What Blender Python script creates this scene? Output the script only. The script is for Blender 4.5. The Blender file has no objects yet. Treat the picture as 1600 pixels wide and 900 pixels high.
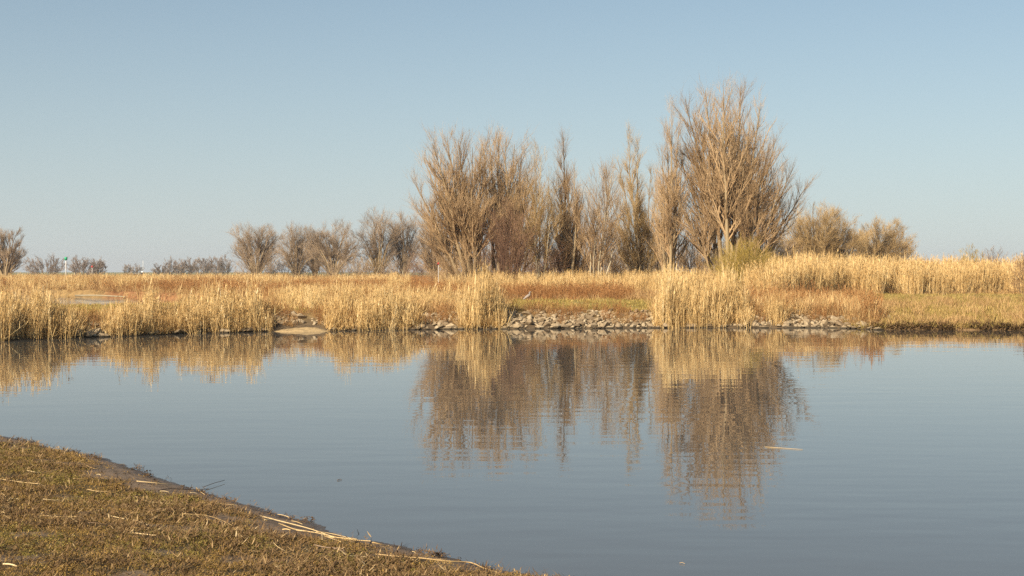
import bpy, bmesh, math, random
import numpy as np

rng = np.random.default_rng(11)
random.seed(11)
SC = bpy.context.scene
COL = SC.collection

# ------------------------------------------------------------------ camera
CAM_H, FPX, HOR = 2.2, 2222.0, 424.0          # eye height, focal length and horizon row in the 1600 px wide photograph
cam_d = bpy.data.cameras.new('camera')
cam_d.sensor_width = 36.0
cam_d.lens = 36.0 * FPX / 1600.0
cam_d.shift_y = (HOR - 450.0) / 1600.0
cam_d.clip_start = 0.1
cam_d.clip_end = 8000.0
cam = bpy.data.objects.new('camera', cam_d)
COL.objects.link(cam)
cam.location = (0, 0, CAM_H)
cam.rotation_euler = (math.radians(90), 0, 0)
SC.camera = cam

# ------------------------------------------------------------------ sky and sun
SUN_EL, SUN_AZ = math.radians(33), math.radians(215)   # azimuth clockwise from +Y (the view direction)
world = bpy.data.worlds.new('World')
SC.world = world
world.use_nodes = True
wn, wl = world.node_tree.nodes, world.node_tree.links
wn.clear()
sky = wn.new('ShaderNodeTexSky')
sky.sky_type = 'NISHITA'
sky.sun_disc = False
sky.sun_elevation = SUN_EL
sky.sun_rotation = SUN_AZ
sky.altitude = 0.0
sky.air_density = 1.0
sky.dust_density = 0.6
sky.ozone_density = 2.0
bg = wn.new('ShaderNodeBackground')
bg.inputs['Strength'].default_value = 0.066
wo = wn.new('ShaderNodeOutputWorld')
wtc = wn.new('ShaderNodeTexCoord')
wmp = wn.new('ShaderNodeMapping')                      # a hazy day: the whole dome is a little paler and flatter towards the horizon
wmp.inputs['Location'].default_value = (0, 0, 0.03)
wmp.inputs['Scale'].default_value = (1, 1, 0.9)
wl.new(wtc.outputs['Generated'], wmp.inputs['Vector'])
wl.new(wmp.outputs[0], sky.inputs['Vector'])
wsp = wn.new('ShaderNodeSeparateXYZ'); wl.new(wtc.outputs['Generated'], wsp.inputs[0])
def wmath(op, v, x):
    q = wn.new('ShaderNodeMath'); q.operation = op; wl.new(v, q.inputs[0]); q.inputs[1].default_value = x
    return q.outputs[0]
wz = wmath('MULTIPLY', wmath('EXPONENT', wmath('MULTIPLY', wmath('MAXIMUM', wsp.outputs['Z'], 0.0), -1 / 0.14), 0.0), 0.82)
wmx = wn.new('ShaderNodeMix'); wmx.data_type = 'RGBA'       # pale spring haze lying all round the horizon
wmx.inputs[7].default_value = (5.3, 5.55, 5.9, 1)
wti = wn.new('ShaderNodeMix'); wti.data_type = 'RGBA'; wti.blend_type = 'MULTIPLY'; wti.inputs[0].default_value = 1.0; wti.inputs[7].default_value = (0.93, 0.965, 0.88, 1)
wl.new(sky.outputs[0], wti.inputs[6])
wl.new(wz, wmx.inputs[0]); wl.new(wti.outputs[2], wmx.inputs[6])
wl.new(wmx.outputs[2], bg.inputs['Color'])
wl.new(bg.outputs[0], wo.inputs['Surface'])

sun_d = bpy.data.lights.new('sun', 'SUN')
sun_d.energy = 5.0
sun_d.angle = math.radians(0.5)
sun_d.color = (1.0, 0.86, 0.66)
sun = bpy.data.objects.new('sun', sun_d)
COL.objects.link(sun)
sd = np.array([math.sin(SUN_AZ) * math.cos(SUN_EL), math.cos(SUN_AZ) * math.cos(SUN_EL), math.sin(SUN_EL)])
from mathutils import Vector
sun.rotation_euler = Vector(sd).to_track_quat('Z', 'Y').to_euler()
sun.location = tuple(sd * 200)

SC.view_settings.view_transform = 'Standard'
SC.view_settings.look = 'None'
SC.view_settings.exposure = 0.75
SC.view_settings.gamma = 1.0
SC.view_settings.use_curve_mapping = False
SC.render.engine = 'CYCLES'
SC.cycles.max_bounces = 6
SC.cycles.diffuse_bounces = 2
SC.cycles.glossy_bounces = 3
SC.cycles.transparent_max_bounces = 4
SC.cycles.use_denoising = False

# ------------------------------------------------------------------ helpers: numbers
def sstep(a, b, x):
    t = np.clip((np.asarray(x, float) - a) / (b - a), 0, 1)
    return t * t * (3 - 2 * t)

_lat = np.random.default_rng(5).random((256, 256))
def vnoise(x, y):
    x = np.asarray(x, float); y = np.asarray(y, float)
    xi, yi = np.floor(x).astype(int), np.floor(y).astype(int)
    fx, fy = x - xi, y - yi
    fx, fy = fx * fx * (3 - 2 * fx), fy * fy * (3 - 2 * fy)
    g = lambda i, j: _lat[i & 255, j & 255]
    return (g(xi, yi) * (1 - fx) + g(xi + 1, yi) * fx) * (1 - fy) + (g(xi, yi + 1) * (1 - fx) + g(xi + 1, yi + 1) * fx) * fy
def fbm(x, y, o=4):
    s, a, n = 0.0, 0.5, 0.0
    for k in range(o):
        s = s + a * vnoise(np.asarray(x) * 2 ** k + 17.3 * k, np.asarray(y) * 2 ** k + 9.1 * k); n += a; a *= 0.5
    return s / n

def norm(v):
    return v / np.maximum(np.linalg.norm(v, axis=-1, keepdims=True), 1e-9)

# ------------------------------------------------------------------ terrain: far land
SHX = np.array([-120, -60, -30, -16.1, -14.2, -11.7, -8.9, -6.6, -3.9, 2.5, 7.5, 12.5, 13.9, 19.0, 40, 120])
SHY = np.array([20, 30, 40, 44.8, 47.0, 49.9, 52.0, 52.4, 53.7, 54.9, 55.5, 55.5, 53.6, 53.1, 50, 30])
def shore(x):
    return np.interp(x, SHX, SHY) + 0.35 * (fbm(np.asarray(x) * 0.9, 3.0) - 0.5)
INX = np.array([-90, -60, -49, -38, -30.5, -25, -21.5, -19.5])
INF = np.array([160, 148, 137, 126, 115, 107, 101, 96])      # far edge of the inlet
INN = np.array([100, 96, 92, 89, 86, 85, 88, 96])            # near edge
def inlet(x, y):
    f, n = np.interp(x, INX, INF), np.interp(x, INX, INN)
    d = np.minimum(y - n, f - y)
    d = np.where(x > -19.5, -1 - (x + 19.5), d)
    d = np.where(x < -95, -(-95 - x) - 1, d)
    return d + 0.8 * (fbm(np.asarray(x) * 0.4, np.asarray(y) * 0.4) - 0.5)    # > 0: water
def zfar(x, y):
    x = np.asarray(x, float); y = np.asarray(y, float)
    d = y - shore(x)
    soft = sstep(13.2, 15.0, x)
    wid = 2.7 + 3.6 * soft
    prof = np.clip(d / wid, 0, 1)
    z = 0.55 * (prof ** 0.85) + 0.08 * soft * sstep(0, 0.35, d) * (1 - prof)
    z = np.where(d < 0, np.maximum(d * 0.5, -0.6), z)
    bump = 0.14 * (fbm(x * 0.35, y * 0.25) - 0.5) + 0.10 * (fbm(x * 1.3, y * 1.3) - 0.5)
    z = z + bump * sstep(0, 3, d)
    z = z * (1 - 0.62 * sstep(-11, -15, x) * sstep(100, 92, y) * sstep(51, 57, y))
    di = inlet(x, y)
    z = np.where(di > -1.0, z * (1 - sstep(-0.9, 0.25, di)) - 0.35 * sstep(-0.5, 0.6, di), z)
    return z

# ------------------------------------------------------------------ terrain: near bank
NB = np.array([(-40, 26), (-24, 23.5), (-14, 21.5), (-9.2, 20.0), (-6.85, 19.0), (-6.25, 18.35), (-5.75, 17.75), (-4.72, 16.75), (-4.1, 15.7), (-3.16, 14.33),
               (-2.75, 13.7), (-2.37, 13.2), (-2.02, 12.75), (-1.33, 11.85), (-0.76, 11.25), (-0.4, 10.85), (-0.05, 10.42), (0.35, 10.2), (0.6, 10.0), (2.0, 8.4), (6, 4.5), (14, -4), (30, -20)], float)
def dnear(x, y):
    """signed distance to the near water's edge, > 0 on land"""
    x = np.asarray(x, float); y = np.asarray(y, float)
    best = np.full(np.broadcast(x, y).shape, 1e9); sg = np.ones_like(best)
    for a, b in zip(NB[:-1], NB[1:]):
        ex, ey = b - a
        t = np.clip(((x - a[0]) * ex + (y - a[1]) * ey) / (ex * ex + ey * ey), 0, 1)
        px, py = x - (a[0] + t * ex), y - (a[1] + t * ey)
        d = np.hypot(px, py)
        cr = ex * (y - a[1]) - ey * (x - a[0])
        m = d < best
        best = np.where(m, d, best); sg = np.where(m, np.where(cr > 0, -1.0, 1.0), sg)
    d = best * sg
    return d + 0.20 * (fbm(x * 1.7, y * 1.7, 3) - 0.5) + 0.10 * (fbm(x * 6.5, y * 6.5, 2) - 0.5)
def znear(x, y):
    d = dnear(x, y)
    z = 0.035 * sstep(0, 0.25, d) + 0.055 * sstep(0.18, 0.6, d + 0.3 * (fbm(np.asarray(x) * 2.3, np.asarray(y) * 2.3, 3) - 0.5)) + 0.42 * (1 - np.exp(-np.maximum(d - 0.3, 0) / 4.5))
    z = z + (0.07 * (fbm(np.asarray(x) * 1.1, np.asarray(y) * 1.1) - 0.5) + 0.025 * (fbm(np.asarray(x) * 6, np.asarray(y) * 6, 3) - 0.5)) * sstep(0.1, 1.2, d)
    return np.where(d < 0, np.maximum(d * 0.35, -0.5), z)
def near_pt(px, py):
    """the point of the near bank (or of the water) seen at a photograph position"""
    z = 0.2
    for _ in range(12):
        Y = (CAM_H - z) * FPX / (py - HOR); X = (px - 800) / FPX * Y
        z = 0.6 * z + 0.4 * max(float(znear(X, Y)), 0.0)
    return np.array([X, Y, max(float(znear(X, Y)), 0.0)])
def PX(px, D):
    return (px - 800.0) / FPX * D
def PZ(py, D):
    return CAM_H - (py - HOR) / FPX * D

# ------------------------------------------------------------------ helpers: meshes
def tag(o, label=None, cat=None, group=None, kind=None):
    if label: o['label'] = label
    if cat: o['category'] = cat
    if group: o['group'] = group
    if kind: o['kind'] = kind
    return o
def mesh_np(name, V, F, mat=None, attrs=None, smooth=True):
    """V (n,3), F (m,k) of one size or list of such arrays"""
    me = bpy.data.meshes.new(name)
    Fs = F if isinstance(F, list) else [F]
    Fs = [f for f in Fs if len(f)]
    nl = sum(f.size for f in Fs); npoly = sum(len(f) for f in Fs)
    me.vertices.add(len(V)); me.vertices.foreach_set('co', np.ascontiguousarray(V, np.float32).ravel())
    me.loops.add(nl); me.polygons.add(npoly)
    me.loops.foreach_set('vertex_index', np.concatenate([f.ravel() for f in Fs]).astype(np.int32))
    st, off = [], 0
    for f in Fs:
        st.append(off + np.arange(len(f)) * f.shape[1]); off += f.size
    me.polygons.foreach_set('loop_start', np.concatenate(st).astype(np.int32))
    if smooth: me.polygons.foreach_set('use_smooth', np.ones(npoly, bool))
    for k, v in (attrs or {}).items():
        v = np.asarray(v, np.float32)
        if v.ndim == 2:
            a = me.attributes.new(k, 'FLOAT_COLOR', 'POINT')
            if v.shape[1] == 3: v = np.concatenate([v, np.ones((len(v), 1), np.float32)], 1)
            a.data.foreach_set('color', np.ascontiguousarray(v).ravel())
        else:
            a = me.attributes.new(k, 'FLOAT', 'POINT'); a.data.foreach_set('value', v)
    me.update(calc_edges=True)
    me.validate()
    if mat: me.materials.append(mat)
    return me
def obj(name, me, parent=None, loc=(0, 0, 0)):
    o = bpy.data.objects.new(name, me); COL.objects.link(o)
    o.location = tuple(float(c) for c in loc)
    if parent: o.parent = parent
    return o
def empty(name, loc):
    o = bpy.data.objects.new(name, None); COL.objects.link(o); o.location = tuple(float(c) for c in loc)
    o.empty_display_size = 0.3
    return o
class Geo:
    """collects vertices, quads/triangles and a tint per vertex"""
    def __init__(s): s.V, s.F3, s.F4, s.T, s.n = [], [], [], [], 0
    def add(s, V, F, tint=0.5):
        V = np.asarray(V, float).reshape(-1, 3); F = np.asarray(F, int)
        s.V.append(V); (s.F4 if F.shape[1] == 4 else s.F3).append(F + s.n)
        s.T.append(np.broadcast_to(np.asarray(tint, float), (len(V),)).copy()); s.n += len(V)
    def mesh(s, name, mat, smooth=True):
        F = [np.concatenate(f) for f in (s.F3, s.F4) if f]
        return mesh_np(name, np.concatenate(s.V), F, mat, {'tint': np.concatenate(s.T)}, smooth)
def tubes(P, R, sides, cap=False):
    """P (n,K,3) centre lines, R (n,K) radii -> V, F quads"""
    n, K, _ = P.shape
    T = np.empty_like(P)
    T[:, 1:-1] = P[:, 2:] - P[:, :-2]; T[:, 0] = P[:, 1] - P[:, 0]; T[:, -1] = P[:, -1] - P[:, -2]
    T = norm(T)
    ref = rng.normal(size=(n, 1, 3)); ref = norm(ref - (ref * T[:, :1]).sum(-1, keepdims=True) * T[:, :1])
    U = norm(ref - (ref * T).sum(-1, keepdims=True) * T); W = np.cross(T, U)
    a = np.arange(sides) * 2 * np.pi / sides
    V = P[:, :, None] + R[:, :, None, None] * (np.cos(a)[:, None] * U[:, :, None] + np.sin(a)[:, None] * W[:, :, None])
    idx = np.arange(n * K * sides).reshape(n, K, sides)
    nx = np.roll(idx, -1, axis=2)
    F = np.stack([idx[:, :-1], nx[:, :-1], nx[:, 1:], idx[:, 1:]], -1).reshape(-1, 4)
    return V.reshape(-1, 3), F
def curve_tube(pts, r0, r1, sides=6, per=3):
    pts = np.asarray(pts, float)
    t = np.linspace(0, len(pts) - 1, (len(pts) - 1) * per + 1)
    P = np.stack([np.interp(t, np.arange(len(pts)), pts[:, k]) for k in range(3)], -1)
    if len(P) > 4:
        Q = P.copy(); Q[1:-1] = 0.25 * P[:-2] + 0.5 * P[1:-1] + 0.25 * P[2:]; P = Q
    R = np.linspace(r0, r1, len(P))
    V, F = tubes(P[None], R[None], sides)
    n = len(P)
    c0, c1 = len(V), len(V) + 1
    V = np.concatenate([V, P[:1], P[-1:]])
    k = np.arange(sides)
    caps = np.concatenate([np.stack([np.full(sides, c0), (k + 1) % sides, k], -1), np.stack([np.full(sides, c1), (n - 1) * sides + k, (n - 1) * sides + (k + 1) % sides], -1)])
    return V, F, caps

# ------------------------------------------------------------------ materials
def mat_new(name):
    m = bpy.data.materials.new(name); m.use_nodes = True
    nt = m.node_tree
    return m, nt.nodes, nt.links, nt.nodes['Principled BSDF']
def ramp(nodes, stops):
    r = nodes.new('ShaderNodeValToRGB')
    e = r.color_ramp.elements
    while len(e) < len(stops): e.new(0.5)
    for k, (p, c) in enumerate(stops):
        e[k].position = p; e[k].color = (*c, 1)
    return r
def plant_mat(name, stops, rough=0.75, transl=0.0, noise=6.0, inst=False, mixin=0.35, spec=0.2):
    """colour by piece (tint) with a fine variation along it; inst also varies plant by plant"""
    m, N, L, b = mat_new(name)
    at = N.new('ShaderNodeAttribute'); at.attribute_name = 'tint'
    val = at.outputs['Fac']
    if inst:
        ai = N.new('ShaderNodeAttribute'); ai.attribute_name = 'itint'; ai.attribute_type = 'INSTANCER'
        mm = N.new('ShaderNodeMath'); mm.operation = 'MULTIPLY_ADD'; mm.inputs[1].default_value = 0.55
        L.new(val, mm.inputs[0])
        m2 = N.new('ShaderNodeMath'); m2.operation = 'MULTIPLY'; m2.inputs[1].default_value = 0.45
        L.new(ai.outputs['Fac'], m2.inputs[0]); L.new(m2.outputs[0], mm.inputs[2])
        val = mm.outputs[0]
    tc = N.new('ShaderNodeTexCoord'); nz = N.new('ShaderNodeTexNoise'); nz.inputs['Scale'].default_value = noise
    L.new(tc.outputs['Object'], nz.inputs['Vector'])
    ma = N.new('ShaderNodeMath'); ma.operation = 'MULTIPLY_ADD'; ma.inputs[1].default_value = mixin; ma.inputs[2].default_value = -mixin * 0.5
    L.new(nz.outputs['Fac'], ma.inputs[0])
    ad = N.new('ShaderNodeMath'); ad.operation = 'ADD'; L.new(val, ad.inputs[0]); L.new(ma.outputs[0], ad.inputs[1])
    r = ramp(N, stops); L.new(ad.outputs[0], r.inputs[0]); L.new(r.outputs[0], b.inputs['Base Color'])
    b.inputs['Roughness'].default_value = rough
    b.inputs['Specular IOR Level'].default_value = spec
    if transl:
        t = N.new('ShaderNodeBsdfTranslucent'); L.new(r.outputs[0], t.inputs[0])
        mx = N.new('ShaderNodeMixShader'); mx.inputs[0].default_value = transl
        L.new(b.outputs[0], mx.inputs[1]); L.new(t.outputs[0], mx.inputs[2]); L.new(mx.outputs[0], N['Material Output'].inputs[0])
    return m

M = {}
M['bark'] = plant_mat('bark', [(0.0, (0.10, 0.070, 0.042)), (0.5, (0.25, 0.180, 0.10)), (1.0, (0.42, 0.33, 0.20))], 0.85, 0, 2.0)
M['pale_bark'] = plant_mat('pale_bark', [(0.0, (0.26, 0.21, 0.14)), (0.5, (0.42, 0.35, 0.23)), (1.0, (0.58, 0.51, 0.37))], 0.8, 0, 2.5)
M['twig'] = plant_mat('twig', [(0.0, (0.21, 0.135, 0.074)), (0.5, (0.43, 0.290, 0.155)), (1.0, (0.60, 0.43, 0.25))], 0.75, 0, 1.0)
M['twig_gold'] = plant_mat('twig_gold', [(0.0, (0.22, 0.145, 0.065)), (0.5, (0.44, 0.30, 0.135)), (1.0, (0.60, 0.43, 0.22))], 0.75, 0, 1.0)
M['twig_red'] = plant_mat('twig_red', [(0.0, (0.11, 0.060, 0.040)), (0.5, (0.22, 0.125, 0.080)), (1.0, (0.33, 0.20, 0.125))], 0.75, 0, 1.0)
M['twig_far'] = plant_mat('twig_far', [(0.0, (0.19, 0.135, 0.088)), (0.5, (0.36, 0.265, 0.175)), (1.0, (0.50, 0.38, 0.265))], 0.8, 0, 1.0)
M['twig_yellow'] = plant_mat('twig_yellow', [(0.0, (0.22, 0.155, 0.035)), (0.5, (0.43, 0.305, 0.070)), (1.0, (0.58, 0.42, 0.14))], 0.7, 0, 1.0)
M['twig_grey'] = plant_mat('twig_grey', [(0.0, (0.19, 0.145, 0.12)), (0.5, (0.32, 0.25, 0.205)), (1.0, (0.42, 0.34, 0.28))], 0.8, 0, 1.0)  # grey far twigs, brightened: haze of distance put into the colour
M['reed'] = plant_mat('reed', [(0.0, (0.20, 0.105, 0.035)), (0.22, (0.46, 0.285, 0.112)), (0.5, (0.73, 0.505, 0.22)), (0.8, (0.86, 0.645, 0.325)), (1.0, (0.90, 0.76, 0.48))], 0.55, 0.15, 1.5, True)
M['dry_grass'] = plant_mat('dry_grass', [(0.0, (0.22, 0.115, 0.050)), (0.5, (0.46, 0.285, 0.125)), (1.0, (0.66, 0.47, 0.22))], 0.7, 0.15, 2.0, True)
M['dock'] = plant_mat('dock', [(0.0, (0.20, 0.085, 0.032)), (0.5, (0.41, 0.205, 0.075)), (1.0, (0.56, 0.34, 0.145))], 0.8, 0.1, 3.0, True)
M['meadow'] = plant_mat('meadow', [(0.0, (0.16, 0.135, 0.032)), (0.35, (0.30, 0.235, 0.062)), (0.6, (0.47, 0.34, 0.11)), (1.0, (0.64, 0.45, 0.18))], 0.75, 0.15, 2.0, True)
M['turf'] = plant_mat('turf', [(0.0, (0.12, 0.068, 0.022)), (0.35, (0.27, 0.165, 0.044)), (0.65, (0.40, 0.255, 0.075)), (0.9, (0.56, 0.37, 0.14)), (1.0, (0.66, 0.48, 0.22))], 0.8, 0.12, 8.0, True)
M['leafy'] = plant_mat('leafy', [(0.0, (0.10, 0.075, 0.022)), (0.5, (0.215, 0.165, 0.040)), (0.85, (0.32, 0.25, 0.068)), (1.0, (0.42, 0.31, 0.12))], 0.6, 0.15, 8.0, True)
M['litter'] = plant_mat('litter', [(0.0, (0.055, 0.032, 0.018)), (0.5, (0.20, 0.12, 0.052)), (0.85, (0.42, 0.29, 0.14)), (1.0, (0.58, 0.45, 0.26))], 0.8, 0.05, 8.0, True)
M['straw'] = plant_mat('straw', [(0.0, (0.34, 0.21, 0.09)), (0.5, (0.55, 0.385, 0.18)), (1.0, (0.72, 0.57, 0.33))], 0.5, 0, 9.0, spec=0.35)
M['dead_twig'] = plant_mat('dead_twig', [(0.0, (0.07, 0.045, 0.03)), (0.5, (0.15, 0.10, 0.065)), (1.0, (0.27, 0.19, 0.13))], 0.8, 0, 9.0)

def stone_mat():
    m, N, L, b = mat_new('stone')
    tc = N.new('ShaderNodeTexCoord'); oi = N.new('ShaderNodeObjectInfo')
    nz = N.new('ShaderNodeTexNoise'); nz.inputs['Scale'].default_value = 5; nz.inputs['Detail'].default_value = 6
    va = N.new('ShaderNodeVectorMath'); va.operation = 'ADD'
    L.new(tc.outputs['Object'], va.inputs[0]); L.new(oi.outputs['Location'], va.inputs[1]); L.new(va.outputs[0], nz.inputs['Vector'])
    ad = N.new('ShaderNodeMath'); ad.operation = 'MULTIPLY_ADD'; ad.inputs[1].default_value = 0.5
    L.new(oi.outputs['Random'], ad.inputs[0])
    ms = N.new('ShaderNodeMath'); ms.operation = 'MULTIPLY'; ms.inputs[1].default_value = 0.6; L.new(nz.outputs['Fac'], ms.inputs[0]); L.new(ms.outputs[0], ad.inputs[2])
    r = ramp(N, [(0.15, (0.13, 0.088, 0.05)), (0.45, (0.245, 0.18, 0.11)), (0.75, (0.37, 0.285, 0.18)), (1.0, (0.50, 0.41, 0.28))])
    L.new(ad.outputs[0], r.inputs[0])
    # the wet band just above the water
    ge = N.new('ShaderNodeNewGeometry'); sx = N.new('ShaderNodeSeparateXYZ'); L.new(ge.outputs['Position'], sx.inputs[0])
    mr = N.new('ShaderNodeMapRange'); mr.inputs[1].default_value = 0.03; mr.inputs[2].default_value = 0.075; mr.inputs[3].default_value = 0.16; mr.inputs[4].default_value = 1.0
    L.new(sx.outputs['Z'], mr.inputs[0])
    mx = N.new('ShaderNodeMix'); mx.data_type = 'RGBA'; mx.blend_type = 'MULTIPLY'; mx.inputs[0].default_value = 1
    L.new(r.outputs[0], mx.inputs[6]); L.new(mr.outputs[0], mx.inputs[7]); L.new(mx.outputs[2], b.inputs['Base Color'])
    b.inputs['Roughness'].default_value = 0.85; b.inputs['Specular IOR Level'].default_value = 0.2
    n2 = N.new('ShaderNodeTexNoise'); n2.inputs['Scale'].default_value = 18; n2.inputs['Detail'].default_value = 5
    L.new(va.outputs[0], n2.inputs['Vector'])
    bp = N.new('ShaderNodeBump'); bp.inputs['Strength'].default_value = 0.6; bp.inputs['Distance'].default_value = 0.04
    L.new(n2.outputs['Fac'], bp.inputs['Height']); L.new(bp.outputs[0], b.inputs['Normal'])
    return m
M['stone'] = stone_mat()

def ground_mat(name, scale, bump, bdist, rough=0.9, wet=None):
    m, N, L, b = mat_new(name)
    at = N.new('ShaderNodeAttribute'); at.attribute_name = 'col'
    tc = N.new('ShaderNodeTexCoord'); nz = N.new('ShaderNodeTexNoise'); nz.inputs['Scale'].default_value = scale; nz.inputs['Detail'].default_value = 8; nz.inputs['Roughness'].default_value = 0.65
    L.new(tc.outputs['Object'], nz.inputs['Vector'])
    mr = N.new('ShaderNodeMapRange'); mr.inputs[1].default_value = 0.3; mr.inputs[2].default_value = 0.7; mr.inputs[3].default_value = 0.6; mr.inputs[4].default_value = 1.35
    L.new(nz.outputs['Fac'], mr.inputs[0])
    mx = N.new('ShaderNodeMix'); mx.data_type = 'RGBA'; mx.blend_type = 'MULTIPLY'; mx.inputs[0].default_value = 1
    L.new(at.outputs['Color'], mx.inputs[6]); L.new(mr.outputs[0], mx.inputs[7]); L.new(mx.outputs[2], b.inputs['Base Color'])
    b.inputs['Roughness'].default_value = rough; b.inputs['Specular IOR Level'].default_value = 0.25
    if wet is not None:
        ge = N.new('ShaderNodeNewGeometry'); sx = N.new('ShaderNodeSeparateXYZ'); L.new(ge.outputs['Position'], sx.inputs[0])
        m3 = N.new('ShaderNodeMapRange'); m3.inputs[1].default_value = 0.0; m3.inputs[2].default_value = wet; m3.inputs[3].default_value = 0.35; m3.inputs[4].default_value = rough
        L.new(sx.outputs['Z'], m3.inputs[0]); L.new(m3.outputs[0], b.inputs['Roughness'])
    bp = N.new('ShaderNodeBump'); bp.inputs['Strength'].default_value = bump; bp.inputs['Distance'].default_value = bdist
    L.new(nz.outputs['Fac'], bp.inputs['Height']); L.new(bp.outputs[0], b.inputs['Normal'])
    return m
M['far_ground'] = ground_mat('far_ground', 1.6, 0.8, 0.15)
M['near_ground'] = ground_mat('near_ground', 14.0, 0.7, 0.03, 0.9, 0.06)
M['sand'] = ground_mat('sand', 9.0, 0.5, 0.03)

def water_mat():
    m, N, L, b = mat_new('water')
    b.inputs['Base Color'].default_value = (0.072, 0.066, 0.058, 1)
    b.inputs['Roughness'].default_value = 0.015
    b.inputs['IOR'].default_value = 1.333
    tc = N.new('ShaderNodeTexCoord')
    def wave(sx, sy, scale, det, amp, rot=0.0):
        mp = N.new('ShaderNodeMapping'); mp.inputs['Scale'].default_value = (sx, sy, 1); mp.inputs['Rotation'].default_value = (0, 0, rot)
        L.new(tc.outputs['Object'], mp.inputs['Vector'])
        nz = N.new('ShaderNodeTexNoise'); nz.inputs['Scale'].default_value = scale; nz.inputs['Detail'].default_value = det; nz.inputs['Roughness'].default_value = 0.45
        L.new(mp.outputs[0], nz.inputs['Vector'])
        k = N.new('ShaderNodeMath'); k.operation = 'MULTIPLY'; k.inputs[1].default_value = amp
        L.new(nz.outputs['Fac'], k.inputs[0])
        return k.outputs[0]
    h1 = wave(0.45, 1.0, 2.6, 1.0, 0.0030, 0.10)        # short ripples, about 0.4 m
    h2 = wave(0.30, 1.0, 0.95, 1.5, 0.0052, -0.06)         # slow swell
    # ripples come and go in patches of breeze
    mp = N.new('ShaderNodeMapping'); mp.inputs['Scale'].default_value = (0.05, 0.11, 1); L.new(tc.outputs['Object'], mp.inputs['Vector'])
    pz = N.new('ShaderNodeTexNoise'); pz.inputs['Scale'].default_value = 1.0; pz.inputs['Detail'].default_value = 3
    L.new(mp.outputs[0], pz.inputs['Vector'])
    pr = N.new('ShaderNodeMapRange'); pr.inputs[1].default_value = 0.35; pr.inputs[2].default_value = 0.65; pr.inputs[3].default_value = 0.25; pr.inputs[4].default_value = 1.0
    L.new(pz.outputs['Fac'], pr.inputs[0])
    sx_ = N.new('ShaderNodeSeparateXYZ'); L.new(tc.outputs['Object'], sx_.inputs[0])       # the inlet beyond the land is open to the wind
    wi = N.new('ShaderNodeMapRange'); wi.inputs[1].default_value = 66; wi.inputs[2].default_value = 80; wi.inputs[3].default_value = 1.0; wi.inputs[4].default_value = 9.0
    L.new(sx_.outputs['Y'], wi.inputs[0])
    pw = N.new('ShaderNodeMath'); pw.operation = 'MULTIPLY'; L.new(pr.outputs[0], pw.inputs[0]); L.new(wi.outputs[0], pw.inputs[1]); pr = pw
    mu = N.new('ShaderNodeMath'); mu.operation = 'MULTIPLY'; L.new(h1, mu.inputs[0]); L.new(pr.outputs[0], mu.inputs[1])
    ad = N.new('ShaderNodeMath'); ad.operation = 'ADD'; m2 = N.new('ShaderNodeMath'); m2.operation = 'MULTIPLY'; L.new(h2, m2.inputs[0]); L.new(pr.outputs[0], m2.inputs[1]); L.new(mu.outputs[0], ad.inputs[0]); L.new(m2.outputs[0], ad.inputs[1])
    bp = N.new('ShaderNodeBump'); bp.inputs['Strength'].default_value = 1.0; bp.inputs['Distance'].default_value = 1.0
    L.new(ad.outputs[0], bp.inputs['Height']); L.new(bp.outputs[0], b.inputs['Normal'])
    return m
M['water'] = water_mat()
def plain(name, c, rough=0.6, emit=None):
    m, N, L, b = mat_new(name)
    nz = N.new('ShaderNodeTexNoise'); nz.inputs['Scale'].default_value = 6
    tc = N.new('ShaderNodeTexCoord'); L.new(tc.outputs['Object'], nz.inputs['Vector'])
    r = ramp(N, [(0.3, tuple(x * 0.8 for x in c)), (0.7, tuple(min(x * 1.12, 1) for x in c))])
    L.new(nz.outputs['Fac'], r.inputs[0]); L.new(r.outputs[0], b.inputs['Base Color']); b.inputs['Roughness'].default_value = rough
    return m
M['white_paint'] = plain('white_paint', (0.74, 0.74, 0.72))
M['green_paint'] = plain('green_paint', (0.01, 0.36, 0.17))
M['red_paint'] = plain('red_paint', (0.50, 0.04, 0.03))
M['dark_hull'] = plain('dark_hull', (0.05, 0.055, 0.05))
M['grey_feather'] = plain('grey_feather', (0.27, 0.225, 0.195))
M['dark_feather'] = plain('dark_feather', (0.10, 0.09, 0.09))
M['beak'] = plain('beak', (0.45, 0.32, 0.10))

# ------------------------------------------------------------------ the setting
def grid_faces(nr, nc):
    i = np.arange(nr * nc).reshape(nr, nc)
    return np.stack([i[:-1, :-1], i[:-1, 1:], i[1:, 1:], i[1:, :-1]], -1).reshape(-1, 4)
def meadow_mask(x, y):
    """1 where short green-yellow grass grows on the far land"""
    px = 800 + x / y * FPX
    n = 0.6 * (fbm(x * 0.25, y * 0.16) - 0.5)
    right = sstep(1320, 1365, px + 60 * n) * sstep(103 + 4 * n, 98 + 4 * n, y)
    strip = sstep(760, 800, px + 60 * n) * sstep(1050, 1010, px) * sstep(57, 58.5, y) * sstep(84 + 8 * n, 79 + 8 * n, y)
    bit = sstep(400, 430, px) * sstep(560, 520, px) * sstep(54.5, 56, y) * sstep(66, 61, y)
    neck = sstep(345, 300, px) * sstep(52, 56, y) * sstep(100, 95, y)
    return np.clip(right + strip + bit + neck, 0, 1)
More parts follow.
